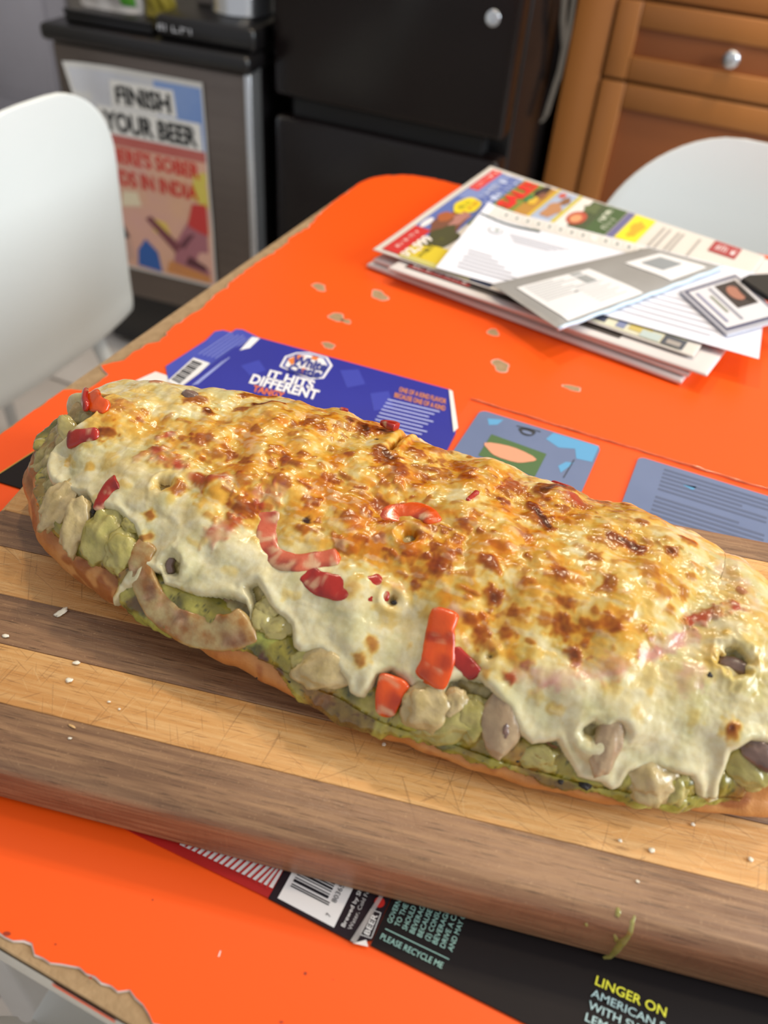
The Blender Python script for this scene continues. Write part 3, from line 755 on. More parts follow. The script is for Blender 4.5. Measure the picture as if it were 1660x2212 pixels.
# ---- filling heap
TF = np.linspace(.0, 1, 110)
P, Nn, A, B = surf(1000, TF)
cell = np.abs(pn(P * 75 + 2)) + .5 * np.abs(pn(P * 160 + 9))
fc = blend(np.broadcast_to(lc(134, 122, 52), P.shape).copy(), lc(200, 184, 126), np.clip(cell * 1.5, 0, 1))
fc = blend(fc, lc(128, 124, 44), sm(.05, .5, pn(P * 48 + 17)) * .7)
fc = blend(fc, lc(150, 108, 50), sm(.2, .6, pn(P * 90 + 57)) * .7)
fc = blend(fc, lc(186, 150, 100), (1 - sm(-.315, -.295, P[..., 0])) * sm(.27, .30, P[..., 1]) * .8)
M_fill = mat('filling', 'ffffff', 'd0c8b0', 300, .3, bump=.3, bscale=700, attr='col', coat=.4, sss=.1)
grid_mesh('filling', P + Nn * (.0032 * (cell - .45) - .0010)[..., None] - OFF, np.ones(P.shape[:2], bool), M_fill, sand, fc)
# ---- green sauce lip
TS = np.concatenate([np.linspace(-.98, 0, 44)[:-1], np.linspace(0, .42, 50)])
P, Nn, A, B = surf(1300, TS)
sd = polysd(A, B, sa_poly) + .0012 * pn(P * 160) + .0006 * pn(P * 420)
th = np.where(sd > 0, .0012 + .0022 * np.sqrt(np.clip(sd / .004, 0, 1)) + .0012 * pn(P * 110 + 3) + .0007 * pn(P * 300 + 5), -.0012 + np.clip(sd, -.002, 0) * .3)
fade = sm(.008, .018, B + .003 * pn(P * 90 + 77)); th = th * (1 - fade) - .003 * fade
cov = sm(.001, .005, polysd(A, B, ch_poly)); th = th * (1 - cov) - .003 * cov
gc = blend(np.broadcast_to(lc(156, 142, 46), P.shape).copy(), lc(182, 170, 78), np.clip(.45 + 1.3 * pn(P * 70 + 41), 0, 1))
gc = blend(gc, lc(104, 96, 24), sm(.0, .45, pn(P * 60 + 71)))
gc = blend(gc, lc(150, 92, 34), sm(.15, .5, pn(P * 42 + 91)) * .75)
gc = blend(gc, lc(60, 62, 22), sm(.42, .52, pn(P * 600 + 13)) * .8)
fld = Field(P); br = np.zeros(P.shape[0] * P.shape[1]); lime = br.copy()
for (x0, y0, x1, y1, r, v) in [(570, 1416, 572, 1416, 14, 1), (606, 1450, 610, 1448, 13, .95), (700, 1515, 790, 1560, 26, .7), (1150, 1680, 1230, 1700, 12, .7), (300, 1300, 330, 1310, 16, .6), (230, 1225, 262, 1236, 10, .6)]:
    fld.spot(br, onsurf(x0, y0)[0], onsurf(x1, y1)[0], r * .00027, v)
for (x0, y0, x1, y1, r, v) in [(300, 1330, 400, 1380, 18, .8), (410, 1388, 500, 1396, 14, .9), (545, 1370, 590, 1375, 18, .8), (880, 1555, 900, 1565, 14, .7), (1370, 1745, 1430, 1752, 18, .9), (960, 1590, 985, 1600, 14, .6), (770, 1590, 800, 1594, 12, .6)]:
    fld.spot(lime, onsurf(x0, y0)[0], onsurf(x1, y1)[0], r * .00027, v)
gc = blend(gc, lc(182, 184, 84), lime.reshape(gc.shape[:2])); gc = blend(gc, lc(104, 54, 18), br.reshape(gc.shape[:2]))
M_sauce = mat('green_sauce', 'ffffff', 'd8d8c0', 260, .22, bump=.25, bscale=900, attr='col', coat=.5, sss=.08)
grid_mesh('green_sauce', P + Nn * th[..., None] - OFF, (sd > -.002) & (B < .026), M_sauce, sand, gc)

# ---- melted cheese
TC = np.concatenate([np.linspace(-.95, 0, 30)[:-1], np.linspace(0, 1, 165)])
P, Nn, A, B = surf(1600, TC); sh = P.shape[:2]
sd = np.full(sh, .06); lowm = B < .075
sd[lowm] = polysd(A[lowm], B[lowm], ch_poly)
sd = sd + .0005 * pn(P * 120 + 2) + .0001 * pn(P * 400)
HOLES = [(376, 1224, 15), (357, 1049, 12), (1584, 1432, 22), (882, 1163, 12), (850, 1297, 7), (1280, 1575, 12), (1338, 1572, 8), (1060, 1420, 1)]
for (x, y, r) in HOLES:
    h, hn, ha, hb = onsurf(x, y); dd = np.linalg.norm((P - h) * np.array([1, 1, 1.0]), axis=2) - r * .00026 * (1 + .35 * pn(P * 300))
    sd = np.minimum(sd, dd)
ins = np.clip(sd / .0042, 0, 1)
th = np.where(sd > 0, .0002 + .0034 * np.sqrt(1 - (1 - ins) ** 2), -.002 + np.clip(sd, -.003, 0) * .4)
inner = sm(0, .006, sd)
th = th + .0013 * np.exp(-((sd - .0035) / .0028) ** 2) * (sd > 0)
th = th + inner * (.0015 * pn(P * 62 + 6) + .0006 * pn(P * 150 + 16) + .00016 * pn(P * 420 + 26))
strand = pn(P * np.array([90, 330, 330]) + 44)                      # pulled strands
th = th + inner * .0002 * strand
fld = Field(P); NV = sh[0] * sh[1]
gold = np.zeros(NV); brn = np.zeros(NV); drk = np.zeros(NV); red = np.zeros(NV); blis = np.zeros(NV); pink = np.zeros(NV); grn = np.zeros(NV)
K = .00026
def feat(arr, L, wob=.5, soft=.35):
    for x0, y0, x1, y1, r, v in L: fld.spot(arr, onsurf(x0, y0)[0], onsurf(x1, y1)[0], r * K, v, soft, wob)
# broad toasted zones
wide = np.zeros(NV)
feat(wide, [(420, 960, 700, 920, 110, .55), (560, 1000, 860, 1060, 130, .75), (700, 1100, 900, 1190, 110, .85), (900, 1000, 1080, 1060, 90, .65), (950, 1160, 1120, 1180, 110, .75),
            (1000, 1300, 1080, 1400, 70, .55), (1100, 1120, 1240, 1110, 80, .7), (1180, 1260, 1300, 1350, 110, .45), (1330, 1180, 1420, 1250, 100, .3), (480, 1080, 540, 1100, 60, .6), (250, 900, 330, 930, 60, .35),
            (1250, 1080, 1400, 1120, 60, .35), (800, 920, 900, 980, 60, .7), (950, 1250, 1100, 1330, 60, .35)], .35, .1)
BIG = [(451, 896, 453, 897, 15, .95), (552, 881, 611, 879, 10, 1), (527, 862, 590, 852, 13, .85), (514, 892, 530, 890, 14, .8), (413, 868, 430, 872, 24, .7), (223, 942, 240, 938, 17, .9), (660, 921, 672, 917, 18, .8), (498, 991, 505, 993, 18, .8),
       (434, 957, 448, 955, 23, .65), (620, 999, 622, 1001, 16, .85), (434, 1046, 450, 1046, 20, .65), (523, 1100, 535, 1104, 26, .75), (388, 1063, 398, 1060, 16, .7), (329, 1113, 331, 1114, 12, .7), (753, 915, 757, 917, 14, .95),
       (780, 925, 792, 940, 22, .95), (820, 985, 845, 1003, 27, .9), (861, 1016, 866, 1030, 22, .75), (814, 1096, 820, 1098, 24, .75), (749, 1117, 755, 1119, 18, .6), (945, 1222, 950, 1232, 24, .8), (1050, 1215, 1062, 1226, 20, .85),
       (897, 1266, 899, 1268, 13, .7), (1064, 1285, 1067, 1296, 19, 1), (1035, 1367, 1042, 1372, 18, .8), (1002, 1135, 1004, 1137, 12, .75), (1103, 1058, 1110, 1064, 30, .65), (1080, 1088, 1092, 1094, 12, .95), (1145, 1100, 1187, 1153, 15, 1),
       (1165, 1066, 1225, 1058, 22, .95), (1235, 1085, 1240, 1088, 26, .6), (1318, 1171, 1382, 1198, 17, .95), (1440, 1200, 1450, 1208, 14, .85), (1472, 1172, 1492, 1180, 14, .7), (1382, 1137, 1390, 1139, 13, .65), (1350, 1089, 1358, 1092, 10, .6),
       (1280, 1076, 1300, 1086, 22, .55), (1068, 1230, 1074, 1236, 12, .6), (1207, 1246, 1210, 1252, 20, .65), (1278, 1216, 1284, 1218, 17, .65), (1318, 1258, 1320, 1268, 15, .6), (1115, 1328, 1117, 1330, 15, .7), (1215, 1306, 1224, 1310, 16, .7),
       (1175, 1340, 1178, 1342, 20, .45), (1208, 1345, 1220, 1360, 24, .7), (1318, 1345, 1324, 1354, 18, .65), (1095, 1371, 1098, 1374, 18, .7), (1239, 1414, 1241, 1426, 22, .95), (1262, 1391, 1263, 1392, 12, .65), (1040, 1378, 1042, 1382, 18, .8),
       (1016, 1340, 1018, 1348, 15, .75), (1576, 1570, 1577, 1571, 15, 1.0), (782, 1421, 783, 1422, 13, .5), (803, 1388, 804, 1397, 12, .5), (310, 1170, 330, 1162, 10, .5), (960, 968, 975, 958, 20, .5), (1013, 969, 1015, 970, 10, .6),
       (930, 980, 950, 985, 14, .6), (985, 1010, 1000, 1018, 22, .55), (1135, 1439, 1136, 1440, 10, .55), (1139, 1387, 1140, 1388, 10, .5), (1382, 1360, 1383, 1361, 11, .5), (1286, 1328, 1287, 1329, 10, .5), (1437, 1316, 1438, 1322, 10, .45),
       (1469, 1284, 1470, 1294, 13, .4), (1485, 1256, 1490, 1258, 10, .5), (1592, 1284, 1598, 1286, 8, .5), (1398, 1240, 1402, 1250, 22, .4), (1398, 1700, 1400, 1704, 8, .3), (1505, 1730, 1515, 1732, 10, .6), (251, 1276, 254, 1270, 9, .7)]
feat(brn, BIG); feat(gold, [(a, b, c, d, r * 1.5, min(1, v + .25)) for a, b, c, d, r, v in BIG], .6, .3)
feat(gold, [(156, 999, 157, 1003, 17, .75), (202, 1012, 204, 1014, 15, .75), (477, 1075, 490, 1080, 25, .8), (619, 1045, 640, 1047, 20, .7), (710, 1067, 716, 1071, 22, .8), (818, 1204, 830, 1210, 34, .9), (702, 1005, 704, 1007, 10, .7),
            (1350, 1328, 1352, 1330, 10, .6), (1131, 1284, 1132, 1285, 9, .6), (300, 850, 330, 845, 18, .4), (560, 960, 600, 965, 25, .6), (680, 990, 700, 995, 14, .6), (780, 1150, 800, 1160, 30, .8), (1020, 1331, 1024, 1345, 20, .7)])
feat(drk, [(552, 881, 611, 879, 7, .6), (451, 896, 453, 896, 9, .6), (785, 930, 790, 936, 12, .8), (830, 988, 842, 1000, 14, .6), (662, 1130, 668, 1134, 11, 1.3), (1155, 1112, 1183, 1148, 8, .75), (1175, 1066, 1215, 1060, 12, .7),
           (1332, 1176, 1365, 1192, 8, .6), (1064, 1288, 1066, 1294, 9, .6), (1239, 1416, 1240, 1422, 9, .5), (1576, 1568, 1577, 1572, 7, .6), (814, 954, 815, 955, 5, 1.2), (206, 1103, 210, 1099, 5, 1.4), (754, 915, 756, 917, 6, .7), (1444, 1202, 1447, 1206, 6, .5)])
feat(red, [(340, 985, 395, 1015, 26, .85), (352, 952, 378, 945, 14, .8), (300, 995, 330, 985, 14, .5), (420, 1040, 545, 1045, 18, .6), (462, 1160, 505, 1135, 24, .8), (575, 1100, 590, 1085, 26, .7), (731, 1172, 738, 1184, 18, .6), (640, 868, 690, 872, 14, .4),
           (858, 1050, 866, 1062, 14, .6), (1480, 1350, 1585, 1322, 19, .95), (1225, 1075, 1250, 1095, 24, .55), (1090, 1060, 1120, 1050, 22, .3), (1015, 1085, 1030, 1080, 10, .5), (1098, 1465, 1106, 1468, 9, .8), (270, 880, 300, 905, 22, .35), (1495, 1235, 1512, 1243, 10, .5), (330, 828, 345, 832, 10, .5), (580, 1440, 582, 1441, 1, 0)])
feat(pink, [(1390, 1415, 1490, 1380, 24, .8), (1240, 1455, 1330, 1440, 24, .6), (1120, 1450, 1220, 1470, 22, .55), (1478, 1470, 1500, 1460, 26, .6), (1560, 1240, 1600, 1280, 26, .35), (560, 1075, 610, 1065, 20, .4), (700, 1262, 720, 1268, 20, .5), (860, 1275, 868, 1278, 14, .6), (1600, 1300, 1640, 1330, 26, .35), (985, 1320, 990, 1330, 14, .5), (870, 1460, 900, 1470, 16, .35)])
feat(grn, [(540, 1350, 542, 1390, 12, .3), (390, 1210, 420, 1240, 40, .25), (1280, 1530, 1300, 1545, 34, .3), (1480, 1530, 1560, 1480, 60, .2), (1580, 1460, 1640, 1480, 40, .3)])
PB = P.reshape(-1, 3); wg = wide
vis = np.where(wide > .06)[0]
for _ in range(2300):                                               # the many small blisters
    i = int(rng.choice(vis)) if rng.random() < .8 else int(rng.integers(NV)); w = wide[i]; low = B.reshape(-1)[i]
    if low < .035 and rng.random() > .25: continue
    r = rng.uniform(.0011, .0034) * (1 if rng.random() < .8 else 1.5)
    a = PB[i]; b = a + rng.normal(size=3) * np.array([.0035, .0012, .0005])
    v = rng.uniform(.2, .75) * (.35 + w)
    fld.spot(gold, a, b, r * 1.35, min(1, v + .2), .3, .6)
    if rng.random() < .45 * (w + .15): fld.spot(brn, a, b, r * .9, v * .9, .3, .6)
    fld.spot(blis, a, b, r * 1.2, rng.uniform(.4, 1), .1, .4)
R2 = lambda a: a.reshape(sh)
nA = pn(P * 70 + 33); nB = pn(P * 150 + 63); nC = pn(P * 420 + 3)
cream = blend(np.broadcast_to(lc(228, 208, 142), P.shape).copy(), lc(240, 230, 190), np.clip(.45 + 1.3 * nB + .5 * strand, 0, 1))
lowz = (1 - sm(.030, .060, B))                                       # drips: paler, whiter cheese
cream = blend(cream, lc(232, 231, 202), lowz * .8)
cream = blend(cream, lc(206, 206, 160), np.clip(sm(.0, .6, nA) * .5, 0, 1))
g_ = np.clip(R2(wide) * (.85 + 1.0 * nA + .55 * nB), 0, 1.1) * .95 + R2(gold) * .8 + np.clip(R2(wide) * sm(.10, .55, nA + .6 * nB), 0, 1) * .8
g_ = np.clip(g_, 0, 1.75)[..., None]; b_ = np.clip(R2(brn) * (1.1 + .5 * nC), 0, 1.25)[..., None]
col = cream * np.array([.94, .54, .11]) ** g_ * np.array([.40, .19, .13]) ** b_      # toasting absorbs blue first, then green
col = blend(col, lc(214, 150, 150), np.clip(R2(pink) * (.75 + .8 * nB), 0, .85))
col = blend(col, lc(184, 52, 34), np.clip(R2(red) * (.85 + .9 * nB), 0, .9))
col = blend(col, lc(150, 82, 28), np.clip(R2(red) * sm(.1, .5, nA), 0, 1) * .7)
col = blend(col, lc(70, 34, 14), np.clip(R2(drk), 0, 1))
col = blend(col, lc(178, 180, 110), np.clip(R2(grn), 0, 1))
col = blend(col, lc(238, 232, 208), sm(.25, .5, strand + .5 * nC) * .28 * inner * (1 - np.clip(R2(brn), 0, 1)))
th = th + inner * (.0004 * R2(blis) + .0006 * np.clip(R2(brn), 0, 1) + .0012 * np.clip(R2(red), 0, 1) - .0006 * np.clip(R2(drk), 0, 1))
M_cheese = mat('melted_cheese', 'ffffff', 'f0e6d0', 320, .22, bump=.16, bscale=420, attr='col', coat=.06, sss=.10, contrast=.6, rvar=.06, spec=.4)
col = col * np.array([.88, .85, .80])
grid_mesh('cheese', P + Nn * th[..., None] - OFF, sd > -.0025, M_cheese, sand, col)

# ---- pepper strips, mushrooms, chicken
def strip_mesh(name, pxs, w, th, material, lift=.0015, taper=(1, 1), roll=0.0):
    pts = [onsurf(*p) for p in pxs]; C = np.array([p[0] + p[1] * (lift + .0012) for p in pts]); Ns = np.array([p[1] for p in pts])
    t = np.linspace(0, len(C) - 1, 12 * (len(C) - 1) + 1); ix = np.arange(len(C))
    def ev(Q):
        Q = np.array(Q); out = []
        for tt in t:
            i = min(int(tt), len(Q) - 2); f = tt - i; a, b, c, d = Q[max(i - 1, 0)], Q[i], Q[i + 1], Q[min(i + 2, len(Q) - 1)]
            out.append(.5 * (2 * b + (c - a) * f + (2 * a - 5 * b + 4 * c - d) * f ** 2 + (-a + 3 * b - 3 * c + d) * f ** 3))
        return np.array(out)
    C = ev(C); Ns = ev(Ns); V = []; F = []; n = 22; m = len(C)
    for i in range(m):
        d = C[min(i + 1, m - 1)] - C[max(i - 1, 0)]; d /= np.linalg.norm(d); nn = Ns[i] - d * Ns[i].dot(d); nn /= np.linalg.norm(nn); s = np.cross(d, nn)
        nn, s = nn * math.cos(roll) + s * math.sin(roll), s * math.cos(roll) - nn * math.sin(roll)
        q = i / (m - 1); wk = taper[0] + (taper[1] - taper[0]) * q; e = min(1, (min(q, 1 - q) * (m - 1) + .6) / 4) ** .5
        ww = w * wk * e * (1 + .07 * float(pn(C[i] * 200))); tk = th * e * (1 + .1 * float(pn(C[i] * 200 + 9)))
        for k in range(n):
            a = 2 * math.pi * k / n; ca, sa = math.cos(a), math.sin(a)
            V.append(C[i] + s * ww / 2 * np.sign(ca) * abs(ca) ** .6 + nn * tk / 2 * np.sign(sa) * abs(sa) ** .6 - OFF)
    for i in range(m - 1):
        for k in range(n): F.append((i * n + k, i * n + (k + 1) % n, (i + 1) * n + (k + 1) % n, (i + 1) * n + k))
    F.append(tuple(range(n))[::-1]); F.append(tuple(range((m - 1) * n, m * n)))
    V = np.array(V); nz = pn((V + OFF) * 170 + 5) + .3 * pn((V + OFF) * 420 + 5); nz2 = pn((V + OFF) * 110 + 15); V = V + .00035 * nz2[:, None]
    o = obj(name, V, F, material, sand, True)
    base, smear = COLS.get(material.name, (None, 0))
    if base is not None:
        c = np.broadcast_to(np.array(base), V.shape).copy(); c = blend(c, np.array(base) * np.array([.6, .45, .5]), sm(.05, .5, nz2)); c = blend(c, lc(214, 180, 140), sm(.45 - smear, .95 - smear, nz + .5 * nz2) * .8)
        at = o.data.color_attributes.new('col', 'FLOAT_COLOR', 'POINT'); c4 = np.ones((len(V), 4), np.float32); c4[:, :3] = c; at.data.foreach_set('color', c4.ravel())
    return o
COLS = {'red_pepper': (lc(172, 34, 18), .22), 'orange_pepper': (lc(226, 88, 6), .14), 'pale_pepper': (lc(206, 104, 72), .40), 'mushroom_browned': (lc(184, 162, 108), .25)}
M_pr = mat('red_pepper', 'ffffff', 'e8d8d0', 130, .24, bump=.2, bscale=500, coat=.3, sss=.06, attr='col')
M_po = mat('orange_pepper', 'ffffff', 'f0d0c0', 110, .24, bump=.2, bscale=500, coat=.3, sss=.06, attr='col')
M_pp = mat('pale_pepper', 'ffffff', 'f0d8cc', 140, .28, bump=.2, bscale=500, coat=.2, sss=.06, attr='col')
S = strip_mesh
S('pepper_strip', [(203, 866), (212, 886), (240, 896)], .0105, .0040, M_po, .0045, (1.1, .8), .5)
S('pepper_strip', [(190, 862), (193, 880), (200, 900)], .0060, .0035, M_pr, .0055, (.9, 1.1), 1.0)
S('pepper_strip', [(156, 955), (185, 948), (222, 942)], .0095, .0040, M_pr, .0022, (1.2, .8))
S('pepper_strip', [(216, 1106), (228, 1082), (246, 1058), (262, 1046)], .0085, .0040, M_pr, .0018, (.6, 1.3))
S('pepper_strip', [(582, 1105), (578, 1140), (580, 1180), (600, 1212), (645, 1222), (700, 1216), (735, 1208)], .0108, .0044, M_pp, .0015, (1.2, .9))
S('pepper_strip', [(655, 1222), (690, 1220), (736, 1206)], .0066, .0030, M_po, .0020, (.5, 1.1))
S('pepper_strip', [(660, 1242), (690, 1262), (735, 1272), (790, 1276), (836, 1268)], .0130, .0046, M_pr, .0006, (.8, 1.2))
S('pepper_strip', [(845, 1140), (856, 1118), (890, 1109), (925, 1120), (938, 1138)], .0140, .0050, M_po, .0012, (1.2, .7))
S('pepper_strip', [(966, 1318), (955, 1370), (945, 1425), (930, 1474)], .0165, .0050, M_po, .0024, (.8, 1.0))
S('pepper_strip', [(858, 1462), (846, 1500), (838, 1540)], .0135, .0048, M_po, .0036, (1.25, .6))
S('pepper_strip', [(976, 1400), (1004, 1430), (1036, 1462)], .0085, .0040, M_pr, .0024, (.9, 1.0))
S('pepper_strip', [(830, 934), (850, 914), (868, 898)], .0100, .0044, M_pr, .0060, (1.1, .7))
S('pepper_strip', [(738, 876), (752, 872), (764, 868)], .0045, .0030, M_pr, .0036, (1, .7))
S('pepper_strip', [(1490, 1352), (1530, 1340), (1584, 1322)], .0080, .0040, M_pr, .0006, (.8, 1.0))
S('pepper_strip', [(1008, 1092), (1022, 1082), (1034, 1072)], .0030, .0024, M_pr, .0026, (.8, 1.0))
S('pepper_strip', [(1196, 1046), (1222, 1036), (1244, 1046)], .0080, .0040, M_pr, .0014, (.8, .8))
def lump(name, px, py, rx, ry, rz, material, rot=0.0, lift=0.0, seed=0.0, rough=.22):
    p, n, _, _ = onsurf(px, py); n = Vector(n); vw = Vector(O3 - p).normalized(); n = (n + vw * .6).normalized()
    xa = Vector((1, 0, 0)) - n * n.x; xa.normalize(); ya = n.cross(xa)
    xa, ya = xa * math.cos(rot) + ya * math.sin(rot), ya * math.cos(rot) - xa * math.sin(rot)
    bm = bmesh.new(); bmesh.ops.create_icosphere(bm, subdivisions=4, radius=1)
    Q = np.array([v.co[:] for v in bm.verts]); f = 1 + rough * (pn(Q * 1.6 + seed) + .5 * pn(Q * 3.7 + seed * 2) + .2 * pn(Q * 9 + seed))
    for v, k in zip(bm.verts, f):
        c = v.co * k; s3 = Vector(p) + n * (lift + .0009) + xa * (c.x * rx * K) + ya * (c.y * ry * K) + n * (c.z * rz * K); v.co = s3 - Vector(OFF)
    return bm_obj(name, bm, material, sand, True)
M_ck = mat('chicken', 'c8b284', 'ad965c', 140, .3, bump=.3, bscale=500, coat=.4, sss=.15)
M_ckg = mat('chicken_green', 'b8aa66', '948a3c', 110, .28, bump=.3, bscale=500, coat=.5, sss=.15)
M_mu = mat('mushroom', 'b8a07a', '94795a', 120, .28, bump=.25, bscale=500, coat=.5, sss=.12)
M_mub = mat('mushroom_browned', 'ffffff', 'd6a268', 120, .26, bump=.25, bscale=500, coat=.4, sss=.06, contrast=.3, attr='col')
M_mud = mat('mushroom_dark', '8a6e60', '5e483e', 120, .28, bump=.25, coat=.5)
M_on = mat('onion', 'c9b878', 'a89a50', 90, .2, coat=.6, sss=.2)
lump('chicken_chunk', 128, 1095, 34, 56, 16, M_ck, -.2, .0012, 1.1, .35)
lump('chicken_chunk', 165, 1135, 28, 58, 17, M_ck, .15, .0010, 2.3, .3)
lump('chicken_chunk', 222, 1160, 44, 54, 20, M_ckg, .2, .0005, 3.7, .3)
lump('chicken_chunk', 268, 1190, 38, 44, 18, M_ckg, .3, .0002, 4.9, .3)
lump('chicken_chunk', 150, 930, 40, 22, 10, M_on, -.6, .0005, 5.4, .2)
lump('chicken_chunk', 290, 1135, 24, 20, 12, M_ckg, .1, .0005, 6.2, .25)
lump('chicken_chunk', 705, 1445, 64, 40, 20, M_ck, .5, .0006, 7.7, .25)
lump('chicken_chunk', 660, 1430, 26, 22, 12, M_ckg, .3, .0006, 8.6, .25)
lump('chicken_chunk', 925, 1525, 50, 46, 24, M_ck, .1, .0006, 9.9, .25)
lump('chicken_chunk', 960, 1560, 58, 34, 18, M_ckg, .4, .0006, 10.8, .3)
lump('chicken_chunk', 985, 1515, 22, 28, 14, M_ck, -.2, .0010, 11.8, .25)
lump('chicken_chunk', 1020, 1545, 34, 40, 14, M_ckg, .3, -.0004, 12.1, .3)
lump('chicken_chunk', 1165, 1635, 36, 24, 12, M_ckg, .2, .0002, 13.6, .3)
lump('chicken_chunk', 1400, 1688, 48, 42, 22, M_ck, .2, .0010, 14.4, .28)
lump('chicken_chunk', 1455, 1700, 22, 34, 14, M_ckg, .1, .0008, 15.2, .28)
lump('chicken_chunk', 600, 1352, 34, 24, 12, M_on, .4, .0002, 16.2, .28)
lump('chicken_chunk', 566, 1335, 24, 28, 12, M_on, .2, .0002, 17.2, .28)
lump('chicken_chunk', 585, 1310, 22, 20, 12, M_on, .1, .0004, 17.9, .28)
lump('chicken_chunk', 1610, 1660, 46, 34, 14, M_ckg, -.3, .0002, 18.8, .28)
lump('mushroom_slice', 1080, 1562, 34, 58, 16, M_mu, .25, .0016, 20.2, .12)
lump('mushroom_slice', 1090, 1572, 10, 20, 16, M_mud, .2, .0022, 21.0, .2)
lump('mushroom_slice', 1310, 1600, 24, 62, 14, M_mu, .05, .0010, 22.3, .15)
lump('mushroom_slice', 1640, 1628, 40, 24, 16, M_mud, -.35, .0012, 23.3, .15)
lump('mushroom_slice', 413, 858, 26, 16, 12, M_mud, -.1, .0010, 24.0, .15)
lump('mushroom_slice', 1590, 1436, 30, 14, 8, M_mud, .05, -.0022, 25.0, .15)
lump('mushroom_slice', 700, 1262, 26, 12, 8, M_mud, .2, -.0006, 26.0, .2)
S('mushroom_slice', [(330, 1172), (312, 1205), (318, 1252), (345, 1305), (395, 1345), (455, 1366), (510, 1362), (545, 1345)], .0155, .0048, M_mub, .0014, (.8, 1.25), .05)
S('mushroom_slice', [(372, 1205), (366, 1222), (372, 1240)], .0040, .0030, M_mud, -.0008)
M_char = mat('char', '17110d', '2a1c12', 200, .6)
for (x, y, r) in [(206, 1106, 6), (187, 860, 4), (1264, 1692, 11), (1208, 1686, 5), (815, 955, 4), (858, 1475, 3), (842, 1500, 3), (846, 1487, 3), (706, 1268, 5), (850, 1300, 5), (1530, 1460, 6), (1528, 1440, 4), (630, 1470, 3), (560, 1460, 2), (1120, 1640, 3), (900, 1450, 2)]:
    lump('char_speck', x, y, r, r * .8, r * .5, M_char, .3, .0022, x * .1, .4)

# ------------------------------------------------------------------ flattened cartons under the board
def flat(name, pts, z0, z1, material, parent): return prism(name, [(p[0], p[1]) for p in pts], z0, z1, material, parent)
def W3(x, y, z): return (x, y, z)
CZ = TZ + .0011
M_redcard = mat('red_card', 'b8201c', 'a81a18', 30, .4)
M_maroon = mat('maroon_card', '281a20', '22161c', 30, .55, spec=.25)
M_blackcard = mat('black_card', '1c1515', '181212', 20, .6, spec=.2)
CA = empty('beer_carton', (-.09, .20, TZ), 'flattened red and dark carton with a barcode, under the board', 'carton')
oA = lambda L: [(x + .09, y - .20) for x, y in L]
flat('red_panel', oA([(-.25, .1345), (-.16, .1350), (-.0915, .1368), (-.0915, .27), (-.25, .27)]), .0001, .0011, M_redcard, CA)
flat('dark_panel', oA([(-.0913, .1366), (-.0485, .1366), (-.0445, .1392), (-.0418, .1410), (-.0418, .27), (-.0913, .27)]), .0001, .0012, M_maroon, CA)
flat('torn_corner', oA([(-.0485, .1360), (-.0420, .1376), (-.0440, .1398)]), .0013, .0016, mat('card_white', 'ece6e0', 'e0dad4', 40, .6), CA)
LA = lambda x, y, h=0.0: (x + .09, y - .20, .00125 + h)
I = Ink()
I.poly('e9e2dc', [LA(-.141, .1396, .0001), LA(-.0918, .1412, .0001), LA(-.0918, .165, .0001), LA(-.141, .165, .0001)])
for k in range(24):
    x = -.150 + k * .0029
    if x > -.0945: break
    I.poly('bb2420', [LA(max(x, -.141) , .1398 if x > -.141 else .144, .0003), LA(min(x + .0011, -.0918), .1398, .0003), LA(min(x + .0095, -.0918), .165, .0003), LA(min(x + .0084, -.0918), .165, .0003)])
I.poly('f1ebe6', [LA(-.0876, .1384, .0001), LA(-.0590, .1382, .0001), LA(-.0590, .18, .0001), LA(-.0876, .18, .0001)])
yb = .1455; i = 0
for w, g in [(5, 4), (5, 9), (12, 5), (4, 9), (4, 5), (9, 5), (5, 5), (4, 12), (9, 5), (5, 8), (5, 4), (12, 6), (5, 5), (9, 5), (4, 9), (5, 5)]:
    x1 = -.0655 if i < 2 else -.0672
    I.poly('15131c', [LA(-.0850, yb, .0003), LA(x1, yb, .0003), LA(x1, yb + w * .00011, .0003), LA(-.0850, yb + w * .00011, .0003)]); yb += (w + g) * .00011; i += 1
up = (-.0022, 0, 0)
def vtext(I, c, t, x, y, cap, length, h=.0004, bold=0.0, L_=LA):
    o = np.array(L_(x, y, h)); I.text(c, t, o, o + np.array([0, length, 0]), o + np.array([-cap, 0, 0]), bold)
vtext(I, '1a1722', '7', -.0625, .1412, .0023, .0013); vtext(I, '1a1722', '80365', -.0630, .1478, .0024, .0088)
vtext(I, 'e8e2dc', 'Brewed by Shiner', -.0548, .1402, .0019, .0235, bold=.012); vtext(I, 'cfc9c4', 'Water, Cold Ferment', -.0516, .1404, .0019, .0260)
vtext(I, 'efeae4', 'BEER', -.0437, .1418, .0026, .0095, bold=.015)
for q in ([(-.0473, .1404), (-.0470, .1404), (-.0477, .1525), (-.0480, .1525)], [(-.0424, .1412), (-.0421, .1412), (-.0428, .1530), (-.0431, .1530)], [(-.0473, .1404), (-.0421, .1412), (-.0421, .1415), (-.0473, .1407)], [(-.0480, .1522), (-.0428, .1528), (-.0428, .1531), (-.0480, .1525)]):
    I.poly('efeae4', [LA(x, y, .0004) for x, y in q])
ks = np.arange(16) * 2 * np.pi / 16; I.poly('c8261e', [LA(-.0455 + .0024 * math.cos(k), .1570 + .0024 * math.sin(k), .0003) for k in ks])
I.build(CA)
tp = [LA(-.0500, .1362, .0009), LA(-.0475, .1360, .0009), LA(-.0445, .1640, .0009), LA(-.0462, .1640, .0009)]
obj('tape', tp, [(0, 1, 2, 3)], mat('clear_tape', 'cfc6bf', 'b9b0aa', 90, .3, alpha=.62), CA)
CBK = empty('seltzer_carton', (.05, .20, TZ), 'flattened black carton with mint and yellow lettering, under the near edge of the board', 'carton')
